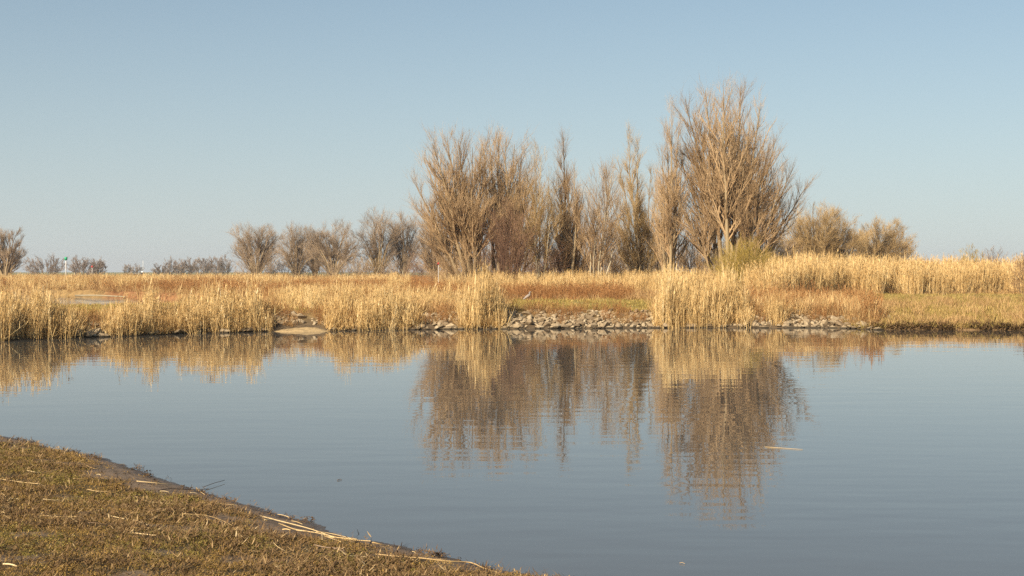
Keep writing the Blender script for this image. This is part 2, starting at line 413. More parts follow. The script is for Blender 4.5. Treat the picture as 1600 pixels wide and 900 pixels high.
def dock_mask(x, y):
    px = 800 + x / y * FPX
    n = fbm(x * 0.10, y * 0.05 + 7)
    a = sstep(600, 670, px) * sstep(1010, 960, px) * sstep(72, 82, y) * sstep(112, 104, y)
    b = sstep(0.52, 0.62, n) * sstep(80, 95, y) * sstep(300, 220, y) * sstep(1000, 800, px)
    c = sstep(230, 260, px) * sstep(380, 350, px) * sstep(120, 135, y) * sstep(230, 190, y)
    return np.clip(a + 0.8 * b + 0.8 * c + 0.22 * sstep(66, 80, y) * sstep(1020, 960, px), 0, 1)

ys = np.concatenate([np.arange(40, 62, 0.25), np.arange(62, 150, 0.8), np.geomspace(150, 2600, 60)])
us = np.linspace(-1, 1, 281)
GY, GU = np.meshgrid(ys, us, indexing='ij')
GX = GU * (GY * 0.62 + 22)
GZ = zfar(GX, GY)
gm, gd = meadow_mask(GX, GY), dock_mask(GX, GY)
gn = fbm(GX * 0.2, GY * 0.12)[..., None]
straw_c, brown_c = np.array([0.36, 0.25, 0.10]), np.array([0.20, 0.125, 0.055])
gc = straw_c * gn + brown_c * (1 - gn)
gc = gc * (1 - gd[..., None]) + np.array([0.26, 0.125, 0.052]) * gd[..., None]
gc = gc * (1 - gm[..., None]) + (np.array([0.27, 0.21, 0.066]) * (0.6 + 0.8 * gn)) * gm[..., None]
ds = (GY - shore(GX))[..., None]
rightb = sstep(13.0, 14.5, GX)[..., None]
gc = np.where(ds < 3.0, gc * sstep(0.6, 3.0, ds) + (np.array([0.115, 0.080, 0.045]) * (1 - rightb) + np.array([0.24, 0.15, 0.07]) * rightb) * (1 - sstep(0.6, 3.0, ds)), gc)
far_g = sstep(330, 600, GY)[..., None]
gc = gc * (1 - far_g) + np.array([0.20, 0.19, 0.075]) * far_g
me = mesh_np('far_bank', np.stack([GX, GY, GZ], -1).reshape(-1, 3), grid_faces(*GX.shape), M['far_ground'], {'col': gc.reshape(-1, 3)})
far_bank = tag(obj('far_bank', me), 'marshy far bank with dry straw-coloured ground behind the pond', kind='structure')

xs = np.concatenate([np.linspace(-40, -9, 40), np.arange(-8.9, 1.6, 0.05), np.linspace(1.7, 30, 40)])
ysn = np.concatenate([np.linspace(-22, 6.5, 40), np.arange(6.6, 20.5, 0.05), np.linspace(20.7, 27, 12)])
NY, NX = np.meshgrid(ysn, xs, indexing='ij')
NZ = znear(NX, NY); ND = dnear(NX, NY)
MUD = [((262, 757), (70, 17)), ((470, 822), (85, 16)), ((180, 742), (60, 9)), ((520, 836), (60, 8)), ((735, 886), (30, 6)), ((20, 688), (45, 7)), ((350, 812), (30, 6))]
def mud_mask(x, y, z):
    px = 800 + x / y * FPX; py = HOR + (CAM_H - z) / y * FPX
    m = np.zeros_like(np.asarray(x, float))
    wob = 1 + 0.9 * (fbm(x * 2.5, y * 2.5) - 0.5)
    m = np.maximum(m, 0.85 * sstep(0.345, 0.29, fbm(x * 1.9 + 31, y * 1.9 + 5)))          # worn bare spots
    for (cx, cy), (rx, ry) in MUD:
        # stretches of bare silt lie along the water's edge
        q = ((px - cx - (py - cy) * 0.9) / rx) ** 2 + ((py - cy) / ry) ** 2
        m = np.maximum(m, sstep(1.25, 0.75, q * wob))
    return m
d_w = ND + 0.35 * (fbm(NX * 2.2, NY * 2.2) - 0.5)
mud = np.maximum(sstep(0.66, 0.40, d_w), mud_mask(NX, NY, NZ))[..., None]
nn = fbm(NX * 3, NY * 3)[..., None]
soil = np.array([0.075, 0.055, 0.026]) * (0.7 + 0.6 * nn)
silt = np.array([0.165, 0.118, 0.080]) * (0.85 + 0.3 * nn)
wetd = sstep(0.02, 0.30, ND)[..., None]
silt = silt * (0.42 + 0.58 * wetd)
nc = soil * (1 - mud) + silt * mud
me = mesh_np('near_bank', np.stack([NX, NY, NZ], -1).reshape(-1, 3), grid_faces(*NX.shape), M['near_ground'], {'col': nc.reshape(-1, 3)})
near_bank = tag(obj('near_bank', me), 'turf and bare silt of the near bank sloping to the pond', kind='structure')

wv = np.array([(-220, -60, 0), (220, -60, 0), (220, 175, 0), (-220, 175, 0)], float)
water = tag(obj('water', mesh_np('water', wv, np.array([[0, 1, 2, 3]]), M['water'])), 'calm pond water mirroring the trees and sky', kind='structure')

# the pale sand tongue at the far edge
cx, cy = PX(470, 52.2), 52.35
uu, tt = np.meshgrid(np.linspace(0, 1, 14), np.linspace(0, 2 * np.pi, 49), indexing='ij')
ang = 1 + 0.16 * (fbm(np.cos(tt) * 1.5 + 4, np.sin(tt) * 1.5) - 0.5)
SX, SY = cx + 1.18 * uu * ang * np.cos(tt), cy + 1.0 * uu * ang * np.sin(tt)
SZ = 0.145 * (1 - uu ** 2.6) * (0.55 + 0.9 * fbm(SX * 1.6, SY * 1.6)) + 0.06 * (fbm(SX * 5, SY * 5) - 0.5) - 0.04
me = mesh_np('sand_bar', np.stack([SX, SY, SZ], -1).reshape(-1, 3), grid_faces(14, 49), M['sand'], {'col': np.tile([[0.40, 0.285, 0.145]], (SX.size, 1))})
tag(obj('sand_bar', me), 'low tongue of pale sand at the far water edge below the stones', kind='structure')

# ------------------------------------------------------------------ trees
def grow(P, R, counts, t_rng, len_f, ang, K, rscale, rmin, trop, wob, tint, up0=0.0):
    """children along the parent curves; returns curves, radii, tints"""
    n, Kp, _ = P.shape
    par = np.repeat(np.arange(n), counts)
    m = len(par)
    t = t_rng[0] + (t_rng[1] - t_rng[0]) * rng.random(m)
    f = t * (Kp - 1); i = np.minimum(f.astype(int), Kp - 2); w = (f - i)[:, None]
    p0 = P[par, i] * (1 - w) + P[par, i + 1] * w
    r0 = R[par, i] * (1 - w[:, 0]) + R[par, i + 1] * w[:, 0]
    T = norm(P[par, i + 1] - P[par, i])
    plen = np.linalg.norm(np.diff(P, axis=1), axis=2).sum(1)[par]
    ax = norm(np.cross(T, rng.normal(size=(m, 3))))
    a = np.radians(ang[0] + (ang[1] - ang[0]) * rng.random(m))[:, None]
    d = norm(T * np.cos(a) + ax * np.sin(a) + np.array([0, 0, up0]))
    L = len_f(t, plen) * (0.6 + 0.8 * rng.random(m))
    Q = np.empty((m, K, 3)); Q[:, 0] = p0
    for k in range(1, K):
        d = norm(d + np.array([0, 0, trop / K]) + wob * rng.normal(size=(m, 3)))
        Q[:, k] = Q[:, k - 1] + d * (L / (K - 1))[:, None]
    rb = np.maximum(r0 * rscale, rmin)
    Rr = rb[:, None] * np.linspace(1, 0.35, K)[None]
    Rr = np.maximum(Rr, rmin * 0.6)
    ti = np.clip(tint[par] + rng.normal(size=m) * 0.10, 0, 1)
    return Q, Rr, ti

def stems_from(base, tips, rb, K=9, bow=0.10, wob=0.012, spread=0.25, basex=None):
    """main stems from the foot to each tip (world points)"""
    tips = np.asarray(tips, float); n = len(tips)
    b = np.tile(np.asarray(base, float), (n, 1))
    b[:, :2] += (tips[:, :2] - b[:, :2]) * spread * (0.7 + 0.6 * rng.random((n, 1)))
    if basex is not None: b[:, 0] = basex
    b[:, 2] = zfar(b[:, 0], b[:, 1]) - 0.15
    L = np.linalg.norm(tips - b, axis=1)
    out = tips - b; out[:, 2] = 0
    c = (b + tips) / 2 + out * bow * 1.2 - np.array([0, 0, 1]) * (L * bow * 0.6)[:, None]
    s = np.linspace(0, 1, K)[None, :, None]
    P = (1 - s) ** 2 * b[:, None] + 2 * s * (1 - s) * c[:, None] + s ** 2 * tips[:, None]
    nz = rng.normal(size=(n, K, 3)) * (L * wob)[:, None, None]; nz[:, 0] = 0; nz[:, -1] *= 0.3
    nz = np.cumsum(nz, 1) * 0.5; nz -= np.linspace(0, 1, K)[None, :, None] * nz[:, -1:]
    P = P + nz
    R = rb * (L / L.max())[:, None] * (1 - 0.93 * np.linspace(0, 1, K)[None] ** 0.8)
    return P, np.maximum(R, 0.008)

TREES = []
def make_tree(name, label, cat, base, tips, D, rb=0.14, n=(26, 8, 5), l1=(0.28, 0.07), l2=0.42, l3=(0.35, 0.95), ang1=(22, 42), trop=0.35, t0=0.20, rt=0.0038,
              bark='bark', twig='twig', group=None, spread=0.25, bow=0.10, basex=None, mid=0.5, wob=0.012, depth=2.2, K=9, up0=0.12, splitstems=True, ang2=(14, 34), ang3=(12, 32)):
    bp = np.array([PX(base, D), D, 0.0]); bp[2] = zfar(bp[0], bp[1])
    W = []
    for k, tp in enumerate(tips):
        dd = tp[2] if len(tp) > 2 else rng.uniform(-depth, depth)
        W.append((PX(tp[0], D + dd), D + dd, PZ(tp[1], D + dd)))
    bx = None if basex is None else np.array([PX(b, D) for b in basex])
    P, R = stems_from(bp, W, rb, K, bow, wob, spread, bx)
    P = P - bp
    root = tag(empty(name, bp), label, cat, group)
    st_t = np.clip(mid + rng.normal(size=len(P)) * 0.25, 0.05, 0.95)
    if splitstems:
        for k in range(len(P)):
            V, F = tubes(P[k:k + 1], R[k:k + 1], 7)
            obj('trunk', mesh_np('trunk', V, F, M[bark], {'tint': np.full(len(V), st_t[k])}), root)
    else:
        V, F = tubes(P, R, 5)
        obj('trunk', mesh_np('trunk', V, F, M[bark], {'tint': np.repeat(st_t, len(V) // len(P))}), root)
    L = np.linalg.norm(np.diff(P, axis=1), axis=2).sum(1); Lm = L.max()
    c1 = np.maximum((n[0] * (L / Lm) ** 0.8).astype(int), 3)
    B1, R1, T1 = grow(P, R, c1, (t0, 0.97), lambda t, pl: pl * (l1[0] * (1 - t) ** 0.8 + l1[1]), ang1, 6 if D < 150 and splitstems else 4, 0.55, rt * 1.5, trop, 0.07, np.clip(st_t, 0.25, 0.75), up0)
    l1len = np.linalg.norm(np.diff(B1, axis=1), axis=2).sum(1)
    c2 = np.maximum((n[1] * np.clip(l1len / np.median(l1len), 0.4, 2.2)).astype(int), 2)
    B2, R2, T2 = grow(B1, R1, c2, (0.12, 0.98), lambda t, pl: pl * l2 * (1 - 0.5 * t) + 0.15, ang2, 4 if D < 150 and splitstems else 3, 0.6, rt * 1.15, trop, 0.055, T1, up0)
    c3 = np.full(len(B2), n[2])
    B3, R3, T3 = grow(B2, R2, c3, (0.15, 1.0), lambda t, pl: l3[0] + (l3[1] - l3[0]) * rng.random(len(t)), ang3, 2, 0.7, rt, trop * 0.8, 0.06, T2, up0)
    # a fine brush straight off the stems near their tips
    g = Geo()
    for Pc, Rc, Tc, s in ((B1, R1, np.clip(T1 - 0.28, 0, 1), 4 if D < 150 else 3), (B2, R2, T2, 3), (B3, R3, T3, 3)):
        V, F = tubes(Pc, Rc, s)
        g.add(V, F, np.repeat(Tc, Pc.shape[1] * s))
    obj('crown', g.mesh('crown', M[twig], False), root)
    TREES.append((label, sum(len(f) for f in g.F4) * 2))
    return root
def dome(cx, top, hw, n, base_y=430, low=0.35, jit=0.06):
    """tips spread over a rounded crown outline"""
    out = []
    for k in range(n):
        a = -1 + 2 * (k + 0.5) / n + rng.normal() * 0.04
        r = 0.62 + 0.33 * rng.random()
        y = base_y - (base_y - top) * (1 - (1 - low) * abs(a) ** 2.2) * (r + 0.08) 
        out.append((cx + hw * a * (0.85 + 0.2 * rng.random()), y))
    return out

# main group beside the pond, about 110 m off
make_tree('tree', 'wide bare tree leaning left, leftmost of the tall waterside group', 'tree', 742,
          [(644, 278), (648, 322), (660, 244), (676, 224), (698, 214), (716, 218), (738, 230), (752, 228), (672, 340), (692, 262), (726, 268), (652, 356)], 112, 0.22, (35, 8, 4), l1=(0.30, 0.06), ang1=(18, 42), trop=0.24, bow=-0.02, spread=0.10, wob=0.016)
make_tree('tree', 'dense bare tree with upright stems behind the dark red-brown shrub', 'tree', 792,
          [(754, 224), (764, 218), (778, 216), (790, 222), (804, 226), (815, 240), (828, 254), (842, 262), (776, 260), (806, 290), (838, 300), (766, 240), (846, 284), (822, 270)], 113, 0.21, (26, 7, 4), bow=-0.01, spread=0.30, trop=0.26, wob=0.016)
make_tree('tree', 'thin pale forked tree between the dense tree and the spire tree', 'tree', 842,
          [(834, 242), (846, 240), (858, 268), (866, 300)], 111, 0.10, (24, 7, 5), bark='pale_bark', bow=0.03, spread=0.3, twig='twig_gold')
make_tree('tree', 'tree with a narrow pointed spire top in the middle of the group', 'tree', 893,
          [(880, 212), (884, 250), (872, 268), (898, 262), (912, 290), (858, 300), (922, 312), (862, 330), (930, 340), (852, 348)], 113, 0.20, (28, 8, 4), l1=(0.17, 0.05), ang1=(16, 32), bow=-0.01, spread=0.15, wob=0.016)
make_tree('tree', 'small bare tree with two whitish trunks right of the spire tree', 'tree', 930,
          [(936, 275), (948, 262), (956, 268), (922, 310), (970, 318)], 110, 0.10, (26, 8, 5), bark='pale_bark', bow=0.05, spread=0.15, basex=[PX for PX in (928, 932, 934, 926, 938)], mid=0.7)
make_tree('tree', 'sparse tree with two bare pale leaders rising above its crown', 'tree', 1003,
          [(979, 206), (996, 222), (966, 250), (1018, 262), (946, 280), (985, 285), (1026, 300), (940, 320), (1034, 330), (970, 320)], 114, 0.15, (26, 8, 5), l1=(0.16, 0.03), bark='bark', mid=0.75, bow=-0.02, spread=0.12, twig='twig_gold', wob=0.018)
make_tree('tree', 'slender bushy tree touching the left side of the tallest tree', 'tree', 1045,
          [(1050, 172), (1034, 236), (1042, 210), (1060, 204), (1022, 268), (1066, 240), (1030, 300), (1056, 280)], 110, 0.18, (30, 8, 4), l1=(0.18, 0.05), ang1=(18, 34), bow=0.05, spread=0.3)
make_tree('tree', 'tallest bare tree of the group, many stems fanning up from its foot', 'tree', 1140,
          [(1070, 154), (1102, 140), (1130, 136), (1158, 136), (1188, 160), (1214, 210), (1266, 284), (1242, 258), (1250, 318), (1090, 172), (1146, 172), (1202, 226), (1060, 236), (1226, 272), (1052, 292), (1172, 190)],
          108, 0.24, (44, 8, 4), l1=(0.28, 0.05), ang1=(18, 40), trop=0.24, bow=-0.015, spread=0.18, depth=3.2, wob=0.016)
# undergrowth of the group
def crown_tips(cx, top, hw, n, base_y=430, cen=0.5, span=112):
    """tips spread over an egg-shaped crown"""
    cy = base_y - (base_y - top) * cen; out = []
    for k in range(n):
        f = math.radians(span * (-1 + 2 * (k + 0.5) / n) + rng.normal() * 5)
        r = (0.93 if k % 2 else 0.74) + rng.normal() * 0.05
        out.append((cx + hw * r * math.sin(f), cy - (cy - top) * r * math.cos(f)))
    return out
def shrub(label, px, top, hw, D, n=12, twig='twig', bark='bark', base_y=436, dens=(9, 6, 4), rb=0.035, group=None, low=0.35, rt=0.005, **kw):
    return make_tree('shrub', label, 'shrub', px, crown_tips(px, top, hw, n, base_y, 0.40) if D > 150 else dome(px, top, hw, n, base_y, low), D, rb, dens, (0.34, 0.14), 0.5, (0.2, 0.55), (22, 50), 0.2, 0.1, rt, bark, twig, group, 0.12, 0.05, None, 0.45, 0.02, min(hw / FPX * D, 2.5), 6, 0.1, False, (16, 40), (14, 38), **kw)
shrub('dense dark red-brown shrub at the foot of the dense upright tree', 795, 322, 50, 109, 24, 'twig_red', 'twig_red', 448, (9, 6, 4), rt=0.0045)
shrub('brown twiggy shrub at the foot of the left-leaning tree', 722, 384, 46, 110, 13, 'twig', 'bark', 446, (7, 5, 4))
shrub('brown shrub under the thin pale forked tree', 858, 372, 30, 112, 12, 'twig_red', 'bark', 446)
shrub('low tan shrub under the spire tree', 903, 358, 34, 114, 14, 'twig', 'bark', 446)
shrub('tangled brown shrub between the whitish trunks and the pale leaders', 965, 368, 38, 115, 14, 'twig', 'bark', 446)
shrub('brown shrub under the tree with pale leaders', 1018, 350, 32, 116, 14, 'twig', 'bark', 446)
shrub('dark brown shrub left of the tallest tree, at its foot', 1085, 355, 48, 113, 15, 'twig', 'bark', 446, (7, 5, 4))
shrub('airy brown shrub among the stems of the tallest tree', 1140, 352, 46, 110, 15, 'twig', 'bark', 446, (7, 5, 4))
shrub('thin tan shrub in the gap left of the dense upright tree', 758, 372, 36, 114, 12, 'twig', 'bark', 446, (7, 5, 4))
shrub('brown shrub right of the tallest tree, below its long low limb', 1205, 345, 40, 116, 16, 'twig', 'bark', 446)
shrub('olive-yellow willow shrub growing out of the reeds below the tallest tree', 1165, 382, 50, 96, 40, 'twig_yellow', 'twig_yellow', 458, (9, 5, 3), rb=0.02, low=0.6)
shrub('dark leafless shrub at the right edge in front of the reeds', 1608, 394, 30, 92, 13, 'twig_red', 'bark', 466, (7, 5, 3))

for lab, px, top, hw, D, n in [('thicket behind the left-leaning tree', 700, 392, 48, 132, 16), ('thicket behind the dense upright tree', 775, 384, 50, 135, 16), ('thicket behind the thin pale forked tree', 848, 388, 46, 133, 16),
        ('thicket behind the spire tree', 908, 384, 46, 136, 16), ('thicket behind the whitish trunks', 962, 390, 46, 132, 16), ('thicket behind the tree with pale leaders', 1020, 384, 46, 134, 16),
        ('thicket behind the left foot of the tallest tree', 1082, 380, 48, 136, 16), ('thicket behind the right foot of the tallest tree', 1150, 378, 50, 134, 16), ('thicket behind the long low limb of the tallest tree', 1210, 384, 40, 138, 14)]:
    shrub(lab, px, top, hw, D, n, 'twig' if n != 14 else 'twig_grey', 'bark', 446, (10, 6, 5), group='thickets behind the tall trees', low=0.75, rt=0.006)
# rounded willows to the right
make_tree('willow_tree', 'broad round-topped willow right of the tallest tree', 'tree', 1282, crown_tips(1284, 328, 68, 48, 424, 0.36), 205, 0.26, (18, 9, 6), (0.10, 0.15), 0.5, (0.4, 0.9), (18, 46), 0.10, bow=0.0, ang2=(18, 42), ang3=(16, 40), spread=0.06, twig='twig_gold', rt=0.008, depth=4)
make_tree('willow_tree', 'lower round willow right of the broad round-topped willow', 'tree', 1362, crown_tips(1380, 349, 50, 36, 424, 0.38), 215, 0.22, (16, 9, 6), (0.10, 0.15), 0.5, (0.4, 0.9), (18, 46), 0.10, bow=0.0, ang2=(18, 42), ang3=(16, 40), spread=0.06, twig='twig_gold', rt=0.008, depth=3)
shrub('hazy low shrub between the tallest tree and the broad willow', 1232, 362, 30, 210, 12, 'twig_grey', base_y=424, rt=0.009)
shrub('small yellowish bush behind the reeds near the right edge', 1520, 385, 20, 240, 12, 'twig_yellow', base_y=424, rt=0.009)
shrub('pinkish low bush behind the reeds, right of the yellowish bush', 1551, 389, 20, 245, 12, 'twig_grey', base_y=424, rt=0.009)

# trees left of the group, 230 to 300 m off
bgl = [('flat-topped tree standing leftmost in the row left of the tall group', 400, 350, 34, 245, 12), ('slim tree right of the flat-topped leftmost tree of the row', 463, 356, 26, 260, 10),
       ('narrow pale tree in the middle of the row', 492, 360, 16, 262, 7), ('dark-stemmed spreading tree in the middle of the row', 521, 355, 36, 250, 13),
       ('tall tree of the row with a rounded double top', 592, 338, 30, 255, 11), ('tree with a rounded top beside the tall double-topped one', 632, 340, 27, 258, 11),
       ('slim twiggy tree close behind the left-leaning tree', 676, 352, 22, 235, 9)]
for lab, px, top, hw, D, ns in bgl:
    make_tree('tree', lab, 'tree', px, crown_tips(px, top + 2, hw * 1.28, ns + 12, 434, 0.52), D, 0.24, (11, 8, 5), (0.12, 0.15), 0.5, (0.4, 1.0), (20, 46), 0.15, 0.35, 0.0075, ang2=(18, 42), ang3=(16, 40), twig='twig_far', group='row of trees behind the marsh', spread=0.015, bow=-0.20, depth=3, splitstems=False)
bsh = [('bowl-shaped willow bush below the flat-topped tree', 403, 388, 44, 240, 20, 'twig_far'), ('brown bush between the slim and the dark-stemmed trees', 545, 398, 38, 242, 18, 'twig_far'),
       ('grey-brown bush below the tall double-topped tree', 580, 396, 34, 246, 16, 'twig_gold'), ('dense bush below the rounded tree of the row', 628, 396, 40, 244, 18, 'twig_far'),
       ('brown bush at the right end of the row', 672, 394, 40, 236, 18, 'twig_red'), ('low bush at the foot of the slim tree of the row', 448, 400, 36, 250, 16, 'twig_far'), ('thicket at the foot of the narrow pale tree', 497, 398, 38, 252, 16, 'twig_far')]
for lab, px, top, hw, D, ns, tw in bsh:
    shrub(lab, px, top, hw, D, ns, tw, base_y=438, rt=0.009, dens=(8, 6, 4), group='bushes below the row of trees')

# far left
make_tree('tree', 'large bare tree cut by the left edge of the picture', 'tree', 8, crown_tips(4, 361, 44, 24, 430, 0.45), 270, 0.30, (11, 8, 5), (0.12, 0.14), 0.5, (0.4, 1.0), rt=0.010, twig='twig_far', spread=0.03, bow=-0.15, depth=4, splitstems=False)
for lab, px, top, hw, D in [('low broad bush right of the tree cut by the left edge', 70, 398, 36, 420), ('rounded bush just right of the green-topped marker post', 128, 402, 24, 430), ('small rounded bush with the red-topped post in front', 152, 407, 14, 440)]:
    shrub(lab, px, top, hw, D, 18, 'twig_grey', base_y=428, rt=0.025, dens=(9, 6, 4), group='far bushes on the left', rb=0.08)
for lab, px, top, hw, D in [('tiny far tree left of the boat', 199, 413, 8, 620), ('tiny far tree behind the boat', 214, 414, 10, 620)]:
    shrub(lab, px, top, hw, D, 9, 'twig_grey', base_y=427, rt=0.030, dens=(8, 5, 4), group='far tiny trees', rb=0.1)
tl = [(250, 414, 14), (268, 404, 13), (283, 407, 11), (297, 403, 12), (311, 402, 12), (325, 404, 11), (338, 401, 13), (352, 400, 13)]
words = ['low reddish bush at the left end of', 'first tall tree from the left in', 'second tall tree from the left in', 'third tall tree from the left in', 'fourth tall tree from the left in', 'fifth tall tree from the left in', 'sixth tall tree from the left in', 'rightmost tree, beside the willow bush, in']
for (px, top, hw), w in zip(tl, words):
    shrub(w + ' the far grey wood', px, top, hw, 560, 11, 'twig_grey', base_y=430, rt=0.030, dens=(10, 6, 4), group='far grey wood on the left', rb=0.12, low=0.7)

# ------------------------------------------------------------------ scattered plants (geometry nodes over points)
def proto(name, g, mat):
    return bpy.data.objects.new(name, g.mesh(name, mat, True))
def ribbon(g, p0, d, L, w, droop, tint, segs=3):
    """a narrow leaf blade folded along its midrib"""
    d = np.asarray(d, float) / np.linalg.norm(d)
    side = np.cross(d, (0, 0, 1)); side = side / max(np.linalg.norm(side), 1e-6)
    pts, p = [], np.asarray(p0, float)
    V, F = [], []
    for k in range(segs + 1):
        ww = w * (1 - (k / segs) ** 1.6) * (0.6 if k == 0 else 1) + 0.0004
        V += [p - side * ww, p + side * ww]
        d = d + np.array([0, 0, -droop / segs]); d = d / np.linalg.norm(d)
        p = p + d * L / segs
    for k in range(segs):
        F.append((2 * k, 2 * k + 1, 2 * k + 3, 2 * k + 2))
    g.add(V, F, tint)
def reed_proto(seed, H, nst, rad, plume=0.35, leaf=2, lean=0.085):
    r = np.random.default_rng(seed); g = Geo()
    for k in range(nst):
        a, q = r.uniform(0, 6.28), rad * math.sqrt(r.random())
        b = np.array([q * math.cos(a), q * math.sin(a), -0.05])
        h = H * (0.45 + 0.6 * r.random() ** 0.7); tint = float(np.clip(r.normal(0.55, 0.26), 0, 1))
        lv = np.array([r.normal() * lean, r.normal() * lean, 1.0])
        if r.random() < 0.14: lv[:2] += r.normal(size=2) * 0.38
        s = np.linspace(0, 1, 4)[:, None]
        P = b + lv * h * s + np.array([r.normal() * 0.04, r.normal() * 0.04, -0.01]) * h * s ** 2
        V, F = tubes(P[None], np.linspace(0.0075, 0.0042, 4)[None], 3); g.add(V, F, tint)
        for j in range(leaf):
            t = r.uniform(0.12, 0.92); an = r.uniform(0, 6.28)
            p = b + lv * h * t
            ribbon(g, p, (math.cos(an) * 0.5, math.sin(an) * 0.5, r.uniform(1.6, 4.5)), r.uniform(0.25, 0.5), r.uniform(0.006, 0.010), r.uniform(0.0, 0.4), float(np.clip(tint + r.normal() * 0.15, 0, 1)), 2)
        if r.random() < plume:
            top = P[-1]; an = r.uniform(-0.6, 0.9); dv = np.array([math.cos(an) * 0.35, math.sin(an) * 0.35, 1.0])
            for j in range(5):
                ribbon(g, top - dv * 0.02, dv + r.normal(size=3) * 0.22, r.uniform(0.10, 0.20), 0.009, 0.9, float(r.uniform(0.02, 0.35)), 2)
    return g
def grass_proto(seed, n, rad, H, w, droop, lean=0.35, tint=(0.5, 0.2)):
    r = np.random.default_rng(seed); g = Geo()
    for k in range(n):
        a, q = r.uniform(0, 6.28), rad * math.sqrt(r.random())
        ribbon(g, (q * math.cos(a), q * math.sin(a), -0.01), (r.normal() * lean, r.normal() * lean, 1), H * r.uniform(0.5, 1.1), w * r.uniform(0.7, 1.3), r.uniform(0.3, 1.0) * droop, float(np.clip(r.normal(*tint), 0, 1)), 3)
    return g
def dock_proto(seed, n, rad, H):
    r = np.random.default_rng(seed); g = Geo()
    for k in range(n):
        a, q = r.uniform(0, 6.28), rad * math.sqrt(r.random())
        b = np.array([q * math.cos(a), q * math.sin(a), -0.03]); h = H * r.uniform(0.5, 1.05); lv = np.array([r.normal() * 0.14, r.normal() * 0.14, 1])
        P = b + lv * h * np.linspace(0, 1, 3)[:, None]
        tint = float(np.clip(r.normal(0.45, 0.2), 0, 1))
        V, F = tubes(P[None], np.array([[0.006, 0.005, 0.003]]), 3); g.add(V, F, tint)
        for j in range(7):
            t = r.uniform(0.35, 1.0); dv = r.normal(size=3) * 0.5 + np.array([0, 0, 0.9])
            ribbon(g, b + lv * h * t, dv, r.uniform(0.06, 0.16), 0.012, 0.8, float(np.clip(tint + r.normal() * 0.2, 0, 1)), 2)
    return g
def leafy_proto(seed, n, rad, size, tint=(0.5, 0.25)):
    """a low rosette of small leaves"""
    r = np.random.default_rng(seed); g = Geo()
    for k in range(n):
        a, q = r.uniform(0, 6.28), rad * math.sqrt(r.random())
        c = np.array([q * math.cos(a), q * math.sin(a), r.uniform(0.004, 0.030)])
        u = norm(r.normal(size=3) * np.array([1, 1, 0.45])); v = norm(np.cross(u, r.normal(size=3) * 0.5 + np.array([0, 0, 1]))); s = size * r.uniform(0.6, 1.3)
        w = np.cross(u, v) * s * 0.18
        g.add([c - u * s, c - v * s * 0.55 + w, c + u * s, c + v * s * 0.55 + w], [(0, 1, 2, 3)], float(np.clip(r.normal(*tint), 0, 1)))
    return g
def moss_proto(seed, n, rad, H):
    r = np.random.default_rng(seed); g = Geo()
    for k in range(n):
        a, q = r.uniform(0, 6.28), rad * math.sqrt(r.random())
        ribbon(g, (q * math.cos(a), q * math.sin(a), -0.005), (r.normal() * 0.9, r.normal() * 0.9, 1), H * r.uniform(0.5, 1.2), r.uniform(0.0018, 0.0034), r.uniform(0.5, 2.0), float(np.clip(r.normal(0.45, 0.26), 0, 1)), 2)
    return g
def litter_proto(seed, n, rad):
    r = np.random.default_rng(seed); g = Geo()
    for k in range(n):
        a, q = r.uniform(0, 6.28), rad * math.sqrt(r.random())
        c = np.array([q * math.cos(a), q * math.sin(a), r.uniform(0.006, 0.025)])
        an = r.uniform(0, 6.28)
        ribbon(g, c, (math.cos(an), math.sin(an), r.normal() * 0.3), r.uniform(0.02, 0.075), r.uniform(0.0015, 0.005), r.normal() * 0.6, float(np.clip(r.normal(0.5, 0.28), 0, 1)), 2)
    return g

